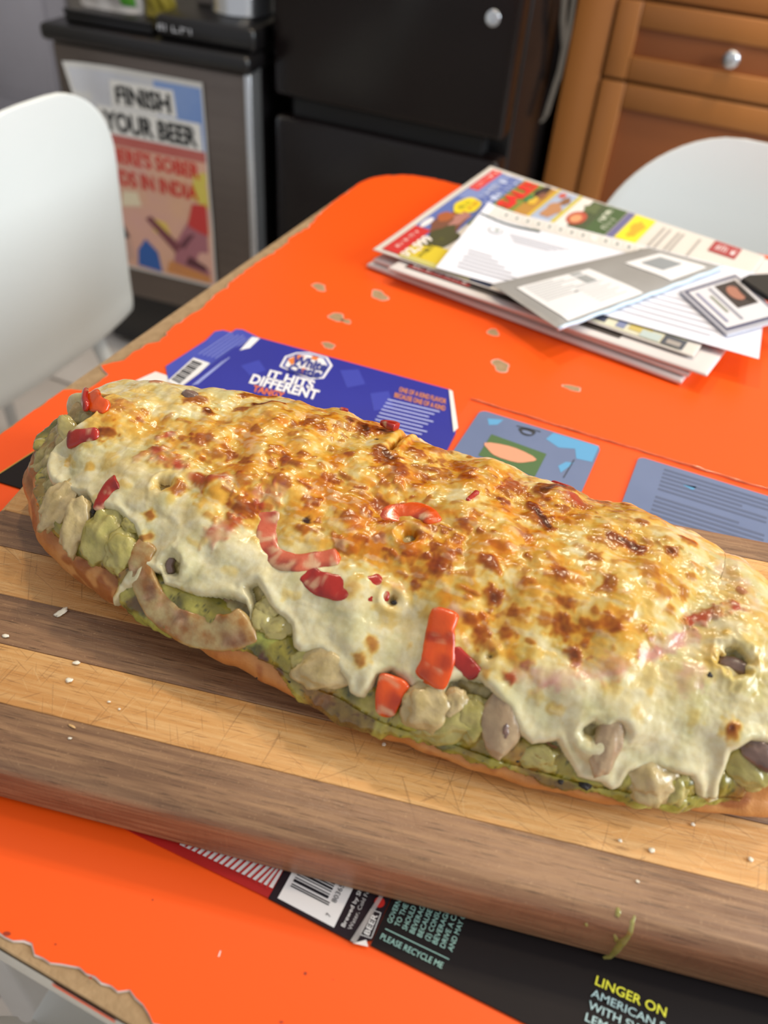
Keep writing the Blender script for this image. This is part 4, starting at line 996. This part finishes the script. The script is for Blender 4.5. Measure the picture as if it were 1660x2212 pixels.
flat('panel', [(x - .05, y - .20) for x, y in [(-.0414, .1388), (.30, .1412), (.30, .33), (-.0414, .30)]], .0001, .0011, M_blackcard, CBK)
LB = lambda x, y, h=0.0: (x - .05, y - .20, .0012 + h)
I = Ink(); MINT = '9fc9bb'
for k, (t, n) in enumerate([('GOVERNMENT WARNING', 33), ('TO THE SURGEON', 26), ('SHOULD NOT DRINK', 29), ('BEVERAGES DURING', 30), ('BECAUSE OF THE RISK', 33), ('(2) CONSUMPTION OF', 31), ('BEVERAGES IMPAIRS', 31), ('DRIVE A CAR OR', 25), ('AND MAY CAUSE', 25)]):
    vtext(I, MINT, t, -.0368 + k * .00359, .1508 + .0001 * k, .0024, n * .00098, L_=LB, bold=.006)
def htext(I, c, t, x, y, cap, length, h=.0004, bold=0.0, L_=LB):
    o = np.array(L_(x, y, h)); I.text(c, t, o, o + np.array([length, .0006, 0]), o + np.array([0, cap, 0]), bold)
htext(I, MINT, 'PLEASE RECYCLE ME', -.0388, .1428, .0027, .0290, bold=.004)
I.poly(MINT, [LB(-.0384, .1475, .0003), LB(-.0083, .1481, .0003), LB(-.0083, .1485, .0003), LB(-.0384, .1479, .0003)])
htext(I, 'f2ee3c', 'LINGER ON', .0519, .1665, .0040, .0302, bold=.012)
for k, (t, l) in enumerate([('AMERICAN SOUR ALE', .0535), ('WITH SWEET CHERRY', .0535), ('LEMON AND LIME', .044)]): htext(I, 'b4d2d2', t, .0514, .1612 - k * .0051, .0034, l, bold=.004)
I.build(CBK)
BC = empty('black_card', (-.35, .35, TZ), 'corner of a black card on the table, left end of the cutting board', 'card')
flat('card', [(x + .35, y - .35) for x, y in [(-.408, .2990), (-.33, .3060), (-.33, .40), (-.399, .40)]], .0002, .0012, M_blackcard, BC)
I = Ink(); I.poly('b3a24a', [(x + .35, y - .35, .0014) for x, y in [(-.4078, .3005), (-.4070, .3005), (-.3983, .399), (-.3990, .399)]]); I.build(BC)

# blue frozen-food carton
M_blue = mat('blue_card', '2a2f9c', '262a90', 14, .35)
M_bluel = mat('blue_flap', '4a55b4', '3a44aa', 30, .35)
M_wcard = MATS['card_white']
BX = empty('frozen_food_carton', (-.27, .50, TZ), 'flattened blue frozen food carton with white lettering, behind the sandwich', 'carton')
def bx_(px, py, h=0.0): p = pl(px, py, TZ + .0018); return (p[0] + .27, p[1] - .50, .0018 + h)
def wx(x, y): return (x + .27, y - .50)
flat('white_flap', [bx_(336, 800)[:2], bx_(372, 812)[:2], wx(-.372, .452), wx(-.395, .420), wx(-.409, .418), bx_(280, 825)[:2]], .0001, .0006, M_wcard, BX)
flat('side_flap', [bx_(358, 789)[:2], bx_(445, 733)[:2], bx_(464, 714)[:2], bx_(482, 711)[:2], bx_(500, 716)[:2], bx_(510, 709)[:2], bx_(525, 710)[:2], bx_(572, 733)[:2], bx_(520, 765)[:2], bx_(420, 850)[:2], bx_(364, 822)[:2]], .0001, .0009, M_bluel, BX)
flat('main_panel', [bx_(502, 754)[:2], bx_(556, 728)[:2], bx_(974, 842)[:2], bx_(985, 935)[:2], wx(-.139, .462), wx(-.355, .447), bx_(395, 833)[:2]], .0010, .0018, M_blue, BX)
flat('white_edge', [bx_(970, 842)[:2], bx_(978, 846)[:2], bx_(990, 925)[:2], bx_(980, 934)[:2]], .0019, .0024, M_wcard, BX)
I = Ink()
I.poly('e9e6e4', [bx_(418, 771, -.0007), bx_(454, 783, -.0007), bx_(395, 838, -.0007), bx_(361, 822, -.0007)])
for k in range(13):
    f0 = .06 + k * .068; f1 = f0 + (.035 if k % 3 else .05)
    A0, A1 = np.array((420, 774)), np.array((366, 821)); B0, B1 = np.array((441, 781)), np.array((385, 831))
    q = [A0 + (A1 - A0) * f0, B0 + (B1 - B0) * f0, B0 + (B1 - B0) * f1, A0 + (A1 - A0) * f1]; I.poly('24242c', [bx_(*p, -.0004) for p in q])
for k in range(9):
    a, b = np.array((500 + k * 8.5, 716 + k * 2.1)), np.array((385 + k * 9, 792 + k * 2.4))
    f = (.0, .04, .02)[k % 3]; f2 = .62 if k < 7 else .8; n = np.array((1.6, .9)); a2, b2 = a + (b - a) * f, a + (b - a) * f2; I.poly('8b95d8', [bx_(*a2, -.0006), bx_(*(a2 + n), -.0006), bx_(*(b2 + n), -.0006), bx_(*b2, -.0006)])
I.poly('f0eeee', [bx_(545, 728, .0002), bx_(562, 731, .0002), bx_(540, 752, .0002), bx_(518, 757, .0002)])
for k in range(3):
    a, b = np.array((495 - k * 7, 772 + k * 4)), np.array((425 - k * 5, 830 + k)); n = np.array((2, .8)); I.poly('9aa3de', [bx_(*a, .0002), bx_(*(a + n), .0002), bx_(*(b + n), .0002), bx_(*b, .0002)])
for c, h, s in (('f1eef0', .0002, 1.0), ('2c3aa0', .0004, .90), ('eeeaea', .0006, .80)):
    cx, cyy = 662, 790
    I.poly(c, [bx_(cx + (x - cx) * s, cyy + (y - cyy) * s, h) for x, y in [(604, 792), (616, 770), (640, 762), (668, 761), (708, 772), (719, 790), (700, 818), (672, 820), (640, 808)]])
for q in ([(622, 778), (646, 768), (660, 772), (630, 790)], [(640, 806), (655, 796), (664, 800), (655, 812)], [(676, 770), (690, 773), (684, 780), (672, 777)]): I.poly('e07c34', [bx_(*p, .0008) for p in q])
def ptext(I, c, t, bl, br, tl, h, bold=0.0):
    I.text(c, t, bx_(*bl, h), bx_(*br, h), bx_(*tl, h), bold)
ptext(I, '232e86', 'White', (628, 786), (704, 805), (637, 768), .0010, .045); ptext(I, '232e86', 'Castle', (620, 803), (690, 818), (628, 788), .0010, .045)
ptext(I, 'f4f1f1', 'IT HITS', (576, 816), (676, 841), (584, 799), .0003, .035); ptext(I, 'f4f1f1', 'DIFFERENT', (538, 827), (684, 864), (548, 808), .0003, .035)
ptext(I, 'e8722c', 'TANGY', (545, 845), (612, 862), (550, 832), .0003, .03)
ptext(I, 'e08a3c', 'ONE OF A KIND FLAVOR', (862, 846), (964, 873), (864, 836), .0003, .02); ptext(I, 'e08a3c', 'BECAUSE ONE OF A KIND', (852, 858), (962, 888), (854, 848), .0003, .02)
for k in range(10):
    x0, y0 = 838 - k * 4.5, 862 + k * 7.2; l = 112 - (k % 3) * 7; I.poly('b9c0ea', [bx_(x0, y0, .0003), bx_(x0 + l, y0 + l * .24, .0003), bx_(x0 + l, y0 + l * .24 + 2.4, .0003), bx_(x0, y0 + 2.4, .0003)])
for q in ([(735, 800), (775, 798), (790, 830), (750, 838)], [(800, 850), (840, 845), (850, 880), (808, 888)], [(520, 790), (560, 778), (575, 800), (540, 812)]): I.poly('303aa8', [bx_(*p, .0001) for p in q])
I.build(BX)

# clear pouch with printed blue panels
PF = empty('clear_pouch', (.0, .52, TZ), 'clear plastic pouch with two printed blue panels, behind the board', 'pouch')
def lf(x, y, h=0.0): return (x, y - .52, .0012 + h)
M_film = mat('clear_film', 'ffffff', 'f4f4f4', 60, .12, alpha=.008, spec=.05)
n = 30; V = []; F = []
for i in range(n + 1):
    for j in range(9):
        x, y = -.150 + .40 * i / n, .472 + .092 * j / 8; z = .0006 + .0004 * float(pn(np.array([x * 40, y * 40, 1.0])) + .5); V.append((x, y - .52, z))
for i in range(n):
    for j in range(8): F.append((i * 9 + j, (i + 1) * 9 + j, (i + 1) * 9 + j + 1, i * 9 + j + 1))
obj('film', V, F, M_film, PF, True)
tube('sealed_edge', [(-.150 + .40 * k / 60, .5645 - .52 + .0016 * float(pn(np.array([k * .35, 1, 2]))), .0012 + .0008 * float(pn(np.array([k * .6, 4, 2])))) for k in range(61)], [.0006 + .0006 * abs(float(pn(np.array([k * .8, 7, 3])))) for k in range(61)], mat('film_edge', 'e8956e', 'c06038', 200, .12, alpha=.75, coat=1.0), PF, 8)
def rr(x0, y0, x1, y1, r, z):
    o = []
    for cx, cyy, a in ((x0 + r, y0 + r, 180), (x1 - r, y0 + r, 270), (x1 - r, y1 - r, 0), (x0 + r, y1 - r, 90)):
        for k in range(7): b = math.radians(a + 15 * k); o.append((cx + r * math.cos(b), cyy + r * math.sin(b) - .52, z))
    return o
M_panel = mat('slate_blue_print', '6f7d9f', '687698', 20, .3, coat=.3)
o1 = rr(-.137, .474, -.0362, .5535, .006, .0013); obj('printed_panel', o1, [tuple(range(len(o1)))], M_panel, PF)
o2 = rr(-.0068, .478, .190, .5560, .005, .0013); obj('printed_panel', o2, [tuple(range(len(o2)))], M_panel, PF)
I = Ink(); LBL = '5b9fcb'
for poly in ([(-.128, .544), (-.116, .549), (-.118, .540), (-.124, .536)], [(-.075, .552), (-.038, .553), (-.038, .530), (-.050, .528), (-.054, .540), (-.066, .535), (-.078, .541)], [(-.060, .512), (-.056, .520), (-.050, .522), (-.056, .505)],
             [(.10, .552), (.125, .545), (.14, .52), (.13, .515), (.115, .535)], [(.095, .505), (.103, .512), (.106, .500), (.099, .496)], [(.030, .537), (.040, .540), (.038, .534)], [(.12, .50), (.15, .505), (.15, .49), (.13, .488)]):
    I.poly(LBL, [lf(x, y, .0002) for x, y in poly])
I.poly('2b3038', [lf(-.094 + .0075 * math.cos(k) * (1 if math.sin(k) > 0 else .8), .5425 + .0055 * math.sin(k), .0003) for k in np.arange(14) * 2 * np.pi / 14])
I.poly('2b3038', [lf(*p, .0003) for p in [(-.104, .5455), (-.084, .5475), (-.085, .5488), (-.104, .5468)]])
I.poly('6f7d9f', [lf(-.0938 + .0044 * math.cos(k), .5415 + .0022 * math.sin(k), .0005) for k in np.arange(10) * 2 * np.pi / 10])
I.poly('4a6a3c', [lf(*p, .0003) for p in [(-.118, .525), (-.072, .522), (-.072, .490), (-.118, .494)]])
I.poly('e09a78', [lf(-.098 + .020 * math.cos(k) * (1 + .15 * math.sin(3 * k)), .508 + .009 * math.sin(k), .0005) for k in np.arange(18) * 2 * np.pi / 18])
I.poly('3c4658', [lf(*p, .0003) for p in [(-.0530, .500), (-.0520, .500), (-.0505, .526), (-.0515, .526)]])
for k in range(13):
    y = .5475 - k * .0052; w = .078 if k % 4 != 3 else .060
    if k == 6: continue
    if y > .482: I.poly('55607c', [lf(.014, y, .0002), lf(.014 + w, y + .0004, .0002), lf(.014 + w, y + .0030, .0002), lf(.014, y + .0026, .0002)])
I.build(PF)

# ------------------------------------------------------------------ papers on the table
M_news = mat('newsprint', 'ded6d2', 'd2c9c5', 12, .75)
M_white = mat('white_paper', 'e9e9f2', 'e2e2ec', 8, .6)
def corners(L, z): return [(x, y, z) for x, y in L]
dv = np.array([.050, .285])
def paper(name, FL, FR, z, th, label, group=None, d=dv, material=M_news, cat='newspaper', wave=.0006, rim=.003):
    FL, FR = np.array(FL), np.array(FR); e = empty(name, ((FL[0] + FR[0]) / 2, (FL[1] + FR[1]) / 2, z), label, cat, group); off = np.array([e.location.x, e.location.y, e.location.z])
    s = Slab([np.array([*p, z]) - off for p in (FL, FR, FR + d, FL + d)], th, rim, wave, 9, z * 50); s.build('sheets', material, e, 36, 30); return e, s
for k, (FL, FR, z, th, lab) in enumerate([((-.3295, .7395), (.0053, .6794), TZ + .0002, .0056, 'folded newspaper at the bottom of the pile, lying on the orange table'), ((-.3240, .7425), (.0090, .6840), TZ + .0064, .0050, 'folded newspaper second from the bottom of the pile')]):
    paper('newspaper', FL, FR, z, th, lab, 'newspapers in the pile')
e3, s3 = paper('newspaper', pl(838, 579, TZ + .015)[:2], pl(1528, 812, TZ + .015)[:2], TZ + .0124, .0036, 'newspaper with a dark headline band under the colour flyer', 'newspapers in the pile')
I = Ink()
s3.quad(I, '4a423e', .04, .035, .74, .10, 40, 3); s3.quad(I, '9c3c3c', .045, .040, .26, .094, 20, 3, .0008)
s3.text(I, 'e2d6d2', 12, (.06, .052), (.245, .052), (.06, .082), .02, .0011)
s3.blob(I, 'a8433e', .86, .10, .035, .022, 20, .0006); s3.text(I, 'e8d8d6', 3, (.84, .093), (.88, .093), (.84, .108), .02, .001)
s3.blob(I, 'e0a8ac', .95, .21, .05, .045, 20, .0006, .1)
for k in range(4): s3.quad(I, 'b8aeac', .84, .135 + k * .012, .97, .138 + k * .012, 6, 1)
I.build(e3)
zc = TZ + .0182
FLc, FRc = pl(806, 536, zc + .003)[:2], pl(1500, 768, zc + .003)[:2]; BLc = pl(1060, 357, zc + .003)[:2]; BRc = np.array([.045, .966])
ec = empty('sale_flyer', (-.15, .85, zc), 'colourful sale flyer with a yellow burst on the newspaper pile', 'flyer'); oc = np.array([-.15, .85, zc])
sc = Slab([np.array([*p, zc]) - oc for p in (FLc, FRc, BRc, BLc)], .0022, .002, .0007, 8, 3.3); sc.build('sheets', mat('flyer_paper', 'dcd5cc', 'd2cbc2', 12, .5), ec, 50, 40)
I = Ink(); q = lambda c, u0, v0, u1, v1, h=.0004, n=10: sc.quad(I, c, u0, v0, u1, v1, n, n, h)
q('5f6fae', .025, .10, .155, .96); q('7f8dc0', .03, .60, .10, .95, .0006); q('7d8a3c', .155, .40, .27, .97)
q('d8bf2e', .085, .01, .30, .16, .0006); q('c8302e', .025, .015, .085, .26, .0008); q('d8392f', .028, .71, .066, .965, .0008)
sc.text(I, 'f0d8d4', 9, (.052, .73), (.052, .95), (.040, .73), .01, .0011)
sc.text(I, 'c9d2ee', 8, (.118, .66), (.118, .965), (.088, .66), .02, .0012); sc.text(I, 'c9d2ee', 8, (.152, .62), (.152, .965), (.125, .62), .02, .0012)
sc.text(I, 'e2302c', 'SALE!', (.215, .63), (.215, .955), (.166, .63), .06, .0014)
sc.blob(I, 'e6cf28', .094, .545, .040, .085, 32, .0010, .05); sc.text(I, '6a7a2c', 4, (.095, .50), (.095, .58), (.075, .50), .02, .0013); sc.text(I, 'c8662c', 3, (.118, .48), (.118, .60), (.100, .48), .02, .0013)
sc.blob(I, '7a4d3a', .105, .36, .045, .12, 18, .0008, .12); sc.blob(I, 'a85c34', .075, .40, .025, .05, 12, .0009, .1); sc.blob(I, 'b07a70', .12, .42, .02, .08, 12, .0010, .2); sc.blob(I, '4c4a2c', .135, .24, .045, .10, 18, .0010, .15); sc.blob(I, 'e8e2e4', .045, .31, .012, .05, 12, .0008)
sc.text(I, 'f3e9df', '$2,999', (.120, .015), (.120, .205), (.085, .015), .035, .0013); sc.text(I, '5c5a28', 9, (.150, .05), (.150, .23), (.132, .05), .01, .0011); sc.text(I, 'eec0b8', 8, (.060, .06), (.060, .22), (.045, .06), .01, .0011)
q('b8863c', .235, .56, .285, .97, .0005); sc.blob(I, '3a2826', .250, .90, .020, .075, 16, .0010, .1); sc.blob(I, '3f7a4c', .237, .79, .014, .045, 14, .0010, .1); sc.blob(I, 'e0b43c', .256, .78, .012, .05, 14, .0012, .2); sc.blob(I, '8a5a44', .262, .86, .012, .04, 12, .0012)
q('d8b83a', .285, .50, .295, .985, .0008, 8); q('a9b4cc', .296, .60, .365, .975, .0006); sc.blob(I, 'b8845c', .335, .76, .025, .09, 16, .0010, .15); sc.blob(I, 'c8543c', .318, .93, .012, .03, 10, .0010); sc.blob(I, '8a6040', .345, .88, .015, .05, 12, .0010, .15)
q('d2c03a', .366, .50, .378, .985, .0008, 8); q('e4ddd6', .379, .50, .42, .985, .0006); q('4a5638', .420, .62, .475, .98, .0006); sc.blob(I, '5f6a44', .44, .90, .025, .06, 14, .0009, .2); sc.blob(I, 'b8503c', .425, .76, .030, .075, 20, .0011); sc.blob(I, 'd89a6c', .425, .75, .018, .045, 16, .0013)
q('486038', .476, .55, .545, .985, .0006); sc.text(I, 'dfe2cc', 5, (.505, .80), (.505, .94), (.485, .80), .02, .0012); sc.text(I, 'dfe2cc', 4, (.535, .74), (.535, .86), (.515, .74), .02, .0012)
q('6c6890', .548, .60, .572, .985, .0006); q('ecd92c', .575, .70, .645, .985, .0006); sc.blob(I, 'dba92c', .612, .84, .018, .09, 14, .0010, .2)
for u in (.68, .70, .73, .745, .80): q('a7a09c', u, .72, u + .007, .95, .0005, 4)
q('a83a3c', .845, .86, .93, .985, .0006); sc.text(I, 'e8d4d2', 4, (.86, .89), (.92, .89), (.86, .95), .02, .0010)
q('3c4866', .33, .004, .40, .045, .0005, 6); q('c8bf70', .10, .004, .33, .035, .0008, 8); q('9c4a50', .54, .006, .60, .04, .0006, 4)
q('d7d2b8', .62, .006, .96, .10, .0005, 8); q('3c3f52', .70, .02, .745, .085, .0008, 4); q('8087a8', .775, .02, .80, .09, .0008, 4); q('c8b468', .81, .03, .87, .10, .0008, 4); q('b8c4c0', .845, .01, .90, .06, .0009, 4); q('4c4f58', .905, .008, .965, .075, .0010, 4); q('a39a92', .917, .018, .955, .050, .0012, 4)
I.build(ec)
# white letter
zl = TZ + .0226
FLl, FRl, BLl = pl(941, 579, zl)[:2], pl(1640, 776, zl)[:2], pl(1054, 446, zl)[:2]
el = empty('letter', (-.10, .80, zl), 'white letter sheet under the grey mailer, on the colour flyer', 'letter'); ol = np.array([-.10, .80, zl])
sl = Slab([np.array([*p, zl]) - ol for p in (FLl, FRl, FRl + (BLl - FLl), BLl)], .0005, .0005, .0004, 7, 5.5, curl=lambda u, v: .004 * np.clip(1 - u / .15, 0, 1) ** 2 * np.clip(v, 0, 1)); sl.build('sheet', M_white, el, 40, 30)
I = Ink()
sl.quad(I, 'd9d3cd', .03, .83, .75, .985, 24, 3, .0003)
for k in range(13):
    if k != 8: sl.blob(I, '7a7f7c', .087 + k * .041, .915, .006, .026, 8, .0008, .2)
for k in range(13): sl.blob(I, 'e8e4de', .085 + k * .041, .915, .013, .045, 14, .0006)
for k in range(8):
    a, b = .005 + k * .028, .78 + .006 * math.sin(k) ; sl.quad(I, '4f5c56', a, .80 - .022 * math.sin(k * .4), a + .03, .825 - .022 * math.sin(k * .4 + .2), 2, 1, .0007)
sl.blob(I, 'b9bcc0', .09, .66, .028, .055, 20, .0004); sl.blob(I, 'e4e4ec', .09, .66, .022, .042, 20, .0006); sl.blob(I, '98a39c', .095, .66, .008, .02, 10, .0008)
for k in range(4): sl.quad(I, 'c4c4cc', .14 + .01 * k, .66 - k * .030, .36 - .02 * k, .672 - k * .030, 10, 1, .0004)
for k in range(6): sl.quad(I, 'b0b0b8', .055 + .005 * (k % 2), .30 - k * .045, .14 + .03 * k, .315 - k * .045, 8, 1, .0004)
for k in range(6): sl.quad(I, 'c2c0c8', .52, .40 - k * .062, .90 - .02 * (k % 3), .418 - k * .062, 14, 1, .0004)
I.build(el)
# grey mailer
zm = TZ + .0245
A_, B_, C_, D_ = [pl(x, y, zm + .002)[:2] for x, y in ((1062, 616), (1206, 711), (1562, 578), (1402, 536))]
em = empty('mailer', (-.09, .78, zm), 'grey plastic mailer bag with two white labels, on top of the letter', 'mailer bag'); om = np.array([-.09, .78, zm])
smm = Slab([np.array([*p, zm]) - om for p in (A_, B_, C_, D_)], .0055, .03, .0006, 14, 8.8); smm.build('bag', mat('grey_poly', '9d9a97', '8c8986', 16, .35, bump=.2, bscale=120), em, 30, 44)
I = Ink()
smm.quad(I, 'e3e1e1', .22, .06, .97, .49, 14, 10, .0006); smm.quad(I, 'e6e4e4', .30, .68, .93, .92, 10, 8, .0006)
smm.quad(I, '8f9396', .40, .74, .70, .87, 6, 6, .0010)
for k in range(8): smm.quad(I, 'b9b8b8', .26 + k * .045, .09, .275 + k * .045, .25 + .05 * (k % 3), 1, 8, .0009)
for k in range(7): smm.quad(I, 'c3c2c2', .52 + k * .055, .28, .535 + k * .055, .44 - .04 * (k % 2), 1, 8, .0009)
smm.quad(I, '9a9c9c', .33, .36, .50, .42, 4, 4, .0010); smm.quad(I, 'a2a4a4', .24, .36, .30, .42, 3, 3, .0010); smm.blob(I, '7c7c7e', .58, .26, .015, .012, 10, .0010)
I.build(em)
p0, p1 = np.array([*B_, zm]) - om, np.array([*C_, zm]) - om
tube('seam_highlight', [p0 + (p1 - p0) * t + np.array([0, 0, .0022 + .0006 * math.sin(t * 40)]) for t in np.linspace(0, 1, 30)], .0021, mat('seam_highlight_film', 'd3e6f4', 'c3d8ea', 60, .15, coat=.6), em, 8)  # folded seam of the bag, its bright highlight put into the pale blue colour
# identity badge
zb = TZ + .0245
Pb = [pl(x, y, zb + .002)[:2] for x, y in ((1468, 628), (1572, 724), (1700, 690), (1590, 590))]
eb = empty('badge', (.01, .80, zb), 'identity badge in a clear holder with a black clip, on the white letter', 'badge'); ob = np.array([.01, .80, zb])
sb = Slab([np.array([*p, zb]) - ob for p in Pb], .0022, .002, 0, 9, 1); sb.build('holder', mat('clear_plastic_holder', 'b9b8c2', 'acacb8', 20, .2, coat=.5), eb, 16, 16)
I = Ink(); sb.quad(I, '4a4a68', .05, .05, .93, .95, 6, 6, .0003); sb.quad(I, 'd9d6da', .09, .08, .89, .92, 6, 6, .0006)
sb.quad(I, '3a302e', .13, .50, .62, .86, 6, 6, .0009); sb.blob(I, 'a8705c', .36, .68, .15, .11, 20, .0012); sb.blob(I, '2c2422', .42, .80, .16, .05, 16, .0014)
for u0, u1, v, c in ((.16, .80, .15, '8a8aa4'), (.28, .64, .29, '8d8f80'), (.14, .82, .38, '90909c')): sb.quad(I, c, u0, v, u1, v + .045, 6, 1, .0009)
I.build(eb)
cpt = pl(1640, 612, zb + .006)[:2]
prism('clip', [(x - ob[0], y - ob[1]) for x, y in [pl(px, py, zb + .005)[:2] for px, py in ((1602, 606), (1618, 598), (1660, 596), (1720, 620), (1720, 665), (1665, 648))]], .0023, .0075, M_black, eb)

# ------------------------------------------------------------------ crumbs and drip
M_crumb = mat('cheese_crumb', 'efe6d2', 'e2d6bc', 200, .5, sss=.1)
def crumb(name, px, py, rx, ry, rot, label, cat='crumb', group='pale crumbs scattered on the cutting board', z=BT + .0004, m=M_crumb, tall=.5):
    p = pl(px, py, z); sc_ = .00022; bm = bmesh.new(); bmesh.ops.create_icosphere(bm, subdivisions=3, radius=1)
    Q = np.array([v.co[:] for v in bm.verts]); f = 1 + .35 * pn(Q * 1.3 + px * .1) + .2 * pn(Q * 3.1 + py)
    for v, k in zip(bm.verts, f):
        c = v.co * k; x, y = c.x * rx * sc_, c.y * ry * sc_ * 1.25
        v.co = Vector((x * math.cos(rot) - y * math.sin(rot), x * math.sin(rot) + y * math.cos(rot), max(c.z, -.6) * min(rx, ry) * sc_ * tall + min(rx, ry) * sc_ * tall * .6))
    o = bm_obj(name, bm, m, None, True); o.location = p; return tag(o, label, cat, group)
crumb('cheese_shred', 133, 1323, 8, 15, -.2, 'white shred of cheese lying on a dark strip left of the sandwich', 'cheese shred', None)
CL = ['pale crumb at the left edge of the photo on a dark strip', 'upper of two pale crumbs on the light strip below the cheese shred', 'lower of two pale crumbs on the light strip below the cheese shred',
      'small crumb mid light strip, left of its faint twin', 'small crumb mid light strip, right of its faint twin', 'white speck on the near dark strip below the tan sliver', 'crumb on the light strip below the sandwich, lower right',
      'crumb just below the right end of the sandwich', 'crumb on the light strip left of the lower right crumbs', 'crumb near the right edge of the photo on the light strip', 'white speck on the near dark strip above the sauce drip', 'bread crumb touching the green sauce at the middle of the crust']
for x, y, a, b, r in [(12, 1374, 8, 4, .3), (165, 1432, 8, 4, .4), (150, 1470, 8, 5, .5), (236, 1516, 4, 2, .3), (258, 1532, 3, 2, .2), (151, 1595, 4, 2, .4), (1408, 1837, 6, 4, .2), (1497, 1781, 5, 3, .1), (1340, 1816, 4, 3, .1), (1622, 1857, 5, 4, .2), (1378, 1904, 4, 2, .1), (830, 1608, 4, 4, 0)]:
    crumb('crumb', x, y, a, b, r, CL.pop(0))
crumb('wood_sliver', 156, 1569, 9, 2.2, -.1, 'thin tan sliver on the near dark strip of the board', 'crumb', None, m=mat('sliver', 'd8b078', 'c89c64', 90, .5))
# green sauce drip on the rounded near side of the board
def onboard(px, py):
    """meet the rounded near edge of the board"""
    r = ray(px, py); best = None
    for t in np.linspace(.2, .45, 3000):
        p = O3 + r * t / FPX * 1.0 if False else O3 + r / np.linalg.norm(r) * (t * 1.6)
        v = -p[0] * math.sin(BA) + p[1] * math.cos(BA); dv_ = v - VB[0]; zt = BT
        if dv_ < .009: zt = BT - .009 + math.sqrt(max(0, .009 ** 2 - (.009 - max(dv_, 0)) ** 2))
        if dv_ >= 0 and p[2] <= zt: return p
    return pl(px, py, TZ + .002)
M_drip = mat('drip_sauce', 'a9a45c', '857c3a', 150, .2, coat=.5)
DR = empty('sauce_drip', tuple(onboard(1340, 2030)), 'thin green sauce drip running down the near side of the board', 'sauce drip'); od = np.array(DR.location)
def drip(pts, w):
    V = []; F = []; n = 9; C = [onboard(*p) for p in pts]; t = np.linspace(0, len(C) - 1, 5 * (len(C) - 1) + 1)
    Cs = np.stack([np.interp(t, range(len(C)), np.array(C)[:, k]) for k in range(3)], 1); ws = np.interp(t, range(len(C)), w)
    for i, c in enumerate(Cs):
        d = Cs[min(i + 1, len(Cs) - 1)] - Cs[max(i - 1, 0)]; d /= np.linalg.norm(d); o_ = O3 - c; o_ /= np.linalg.norm(o_); s = np.cross(d, o_); s /= np.linalg.norm(s); nn = np.cross(s, d)
        for k in range(n): a = 2 * math.pi * k / n; V.append(c + s * ws[i] * math.cos(a) + nn * ws[i] * .5 * math.sin(a) - od)
    for i in range(len(Cs) - 1):
        for k in range(n): F.append((i * n + k, i * n + (k + 1) % n, (i + 1) * n + (k + 1) % n, (i + 1) * n + k))
    F.append(tuple(range(n))[::-1]); F.append(tuple(range((len(Cs) - 1) * n, len(Cs) * n)))
    obj('drip', V, F, M_drip, DR, True)
drip([(1372, 1978), (1366, 1992), (1362, 2012), (1345, 2032), (1330, 2052), (1318, 2066), (1300, 2070)], [.0005, .0010, .0012, .0020, .0018, .0011, .0005])
drip([(1334, 1960), (1336, 1970), (1333, 1980)], [.0006, .0013, .0009]); drip([(1328, 2018), (1332, 2026), (1331, 2034)], [.0005, .0010, .0008]); drip([(1266, 1994), (1268, 2000)], [.0007, .0007])
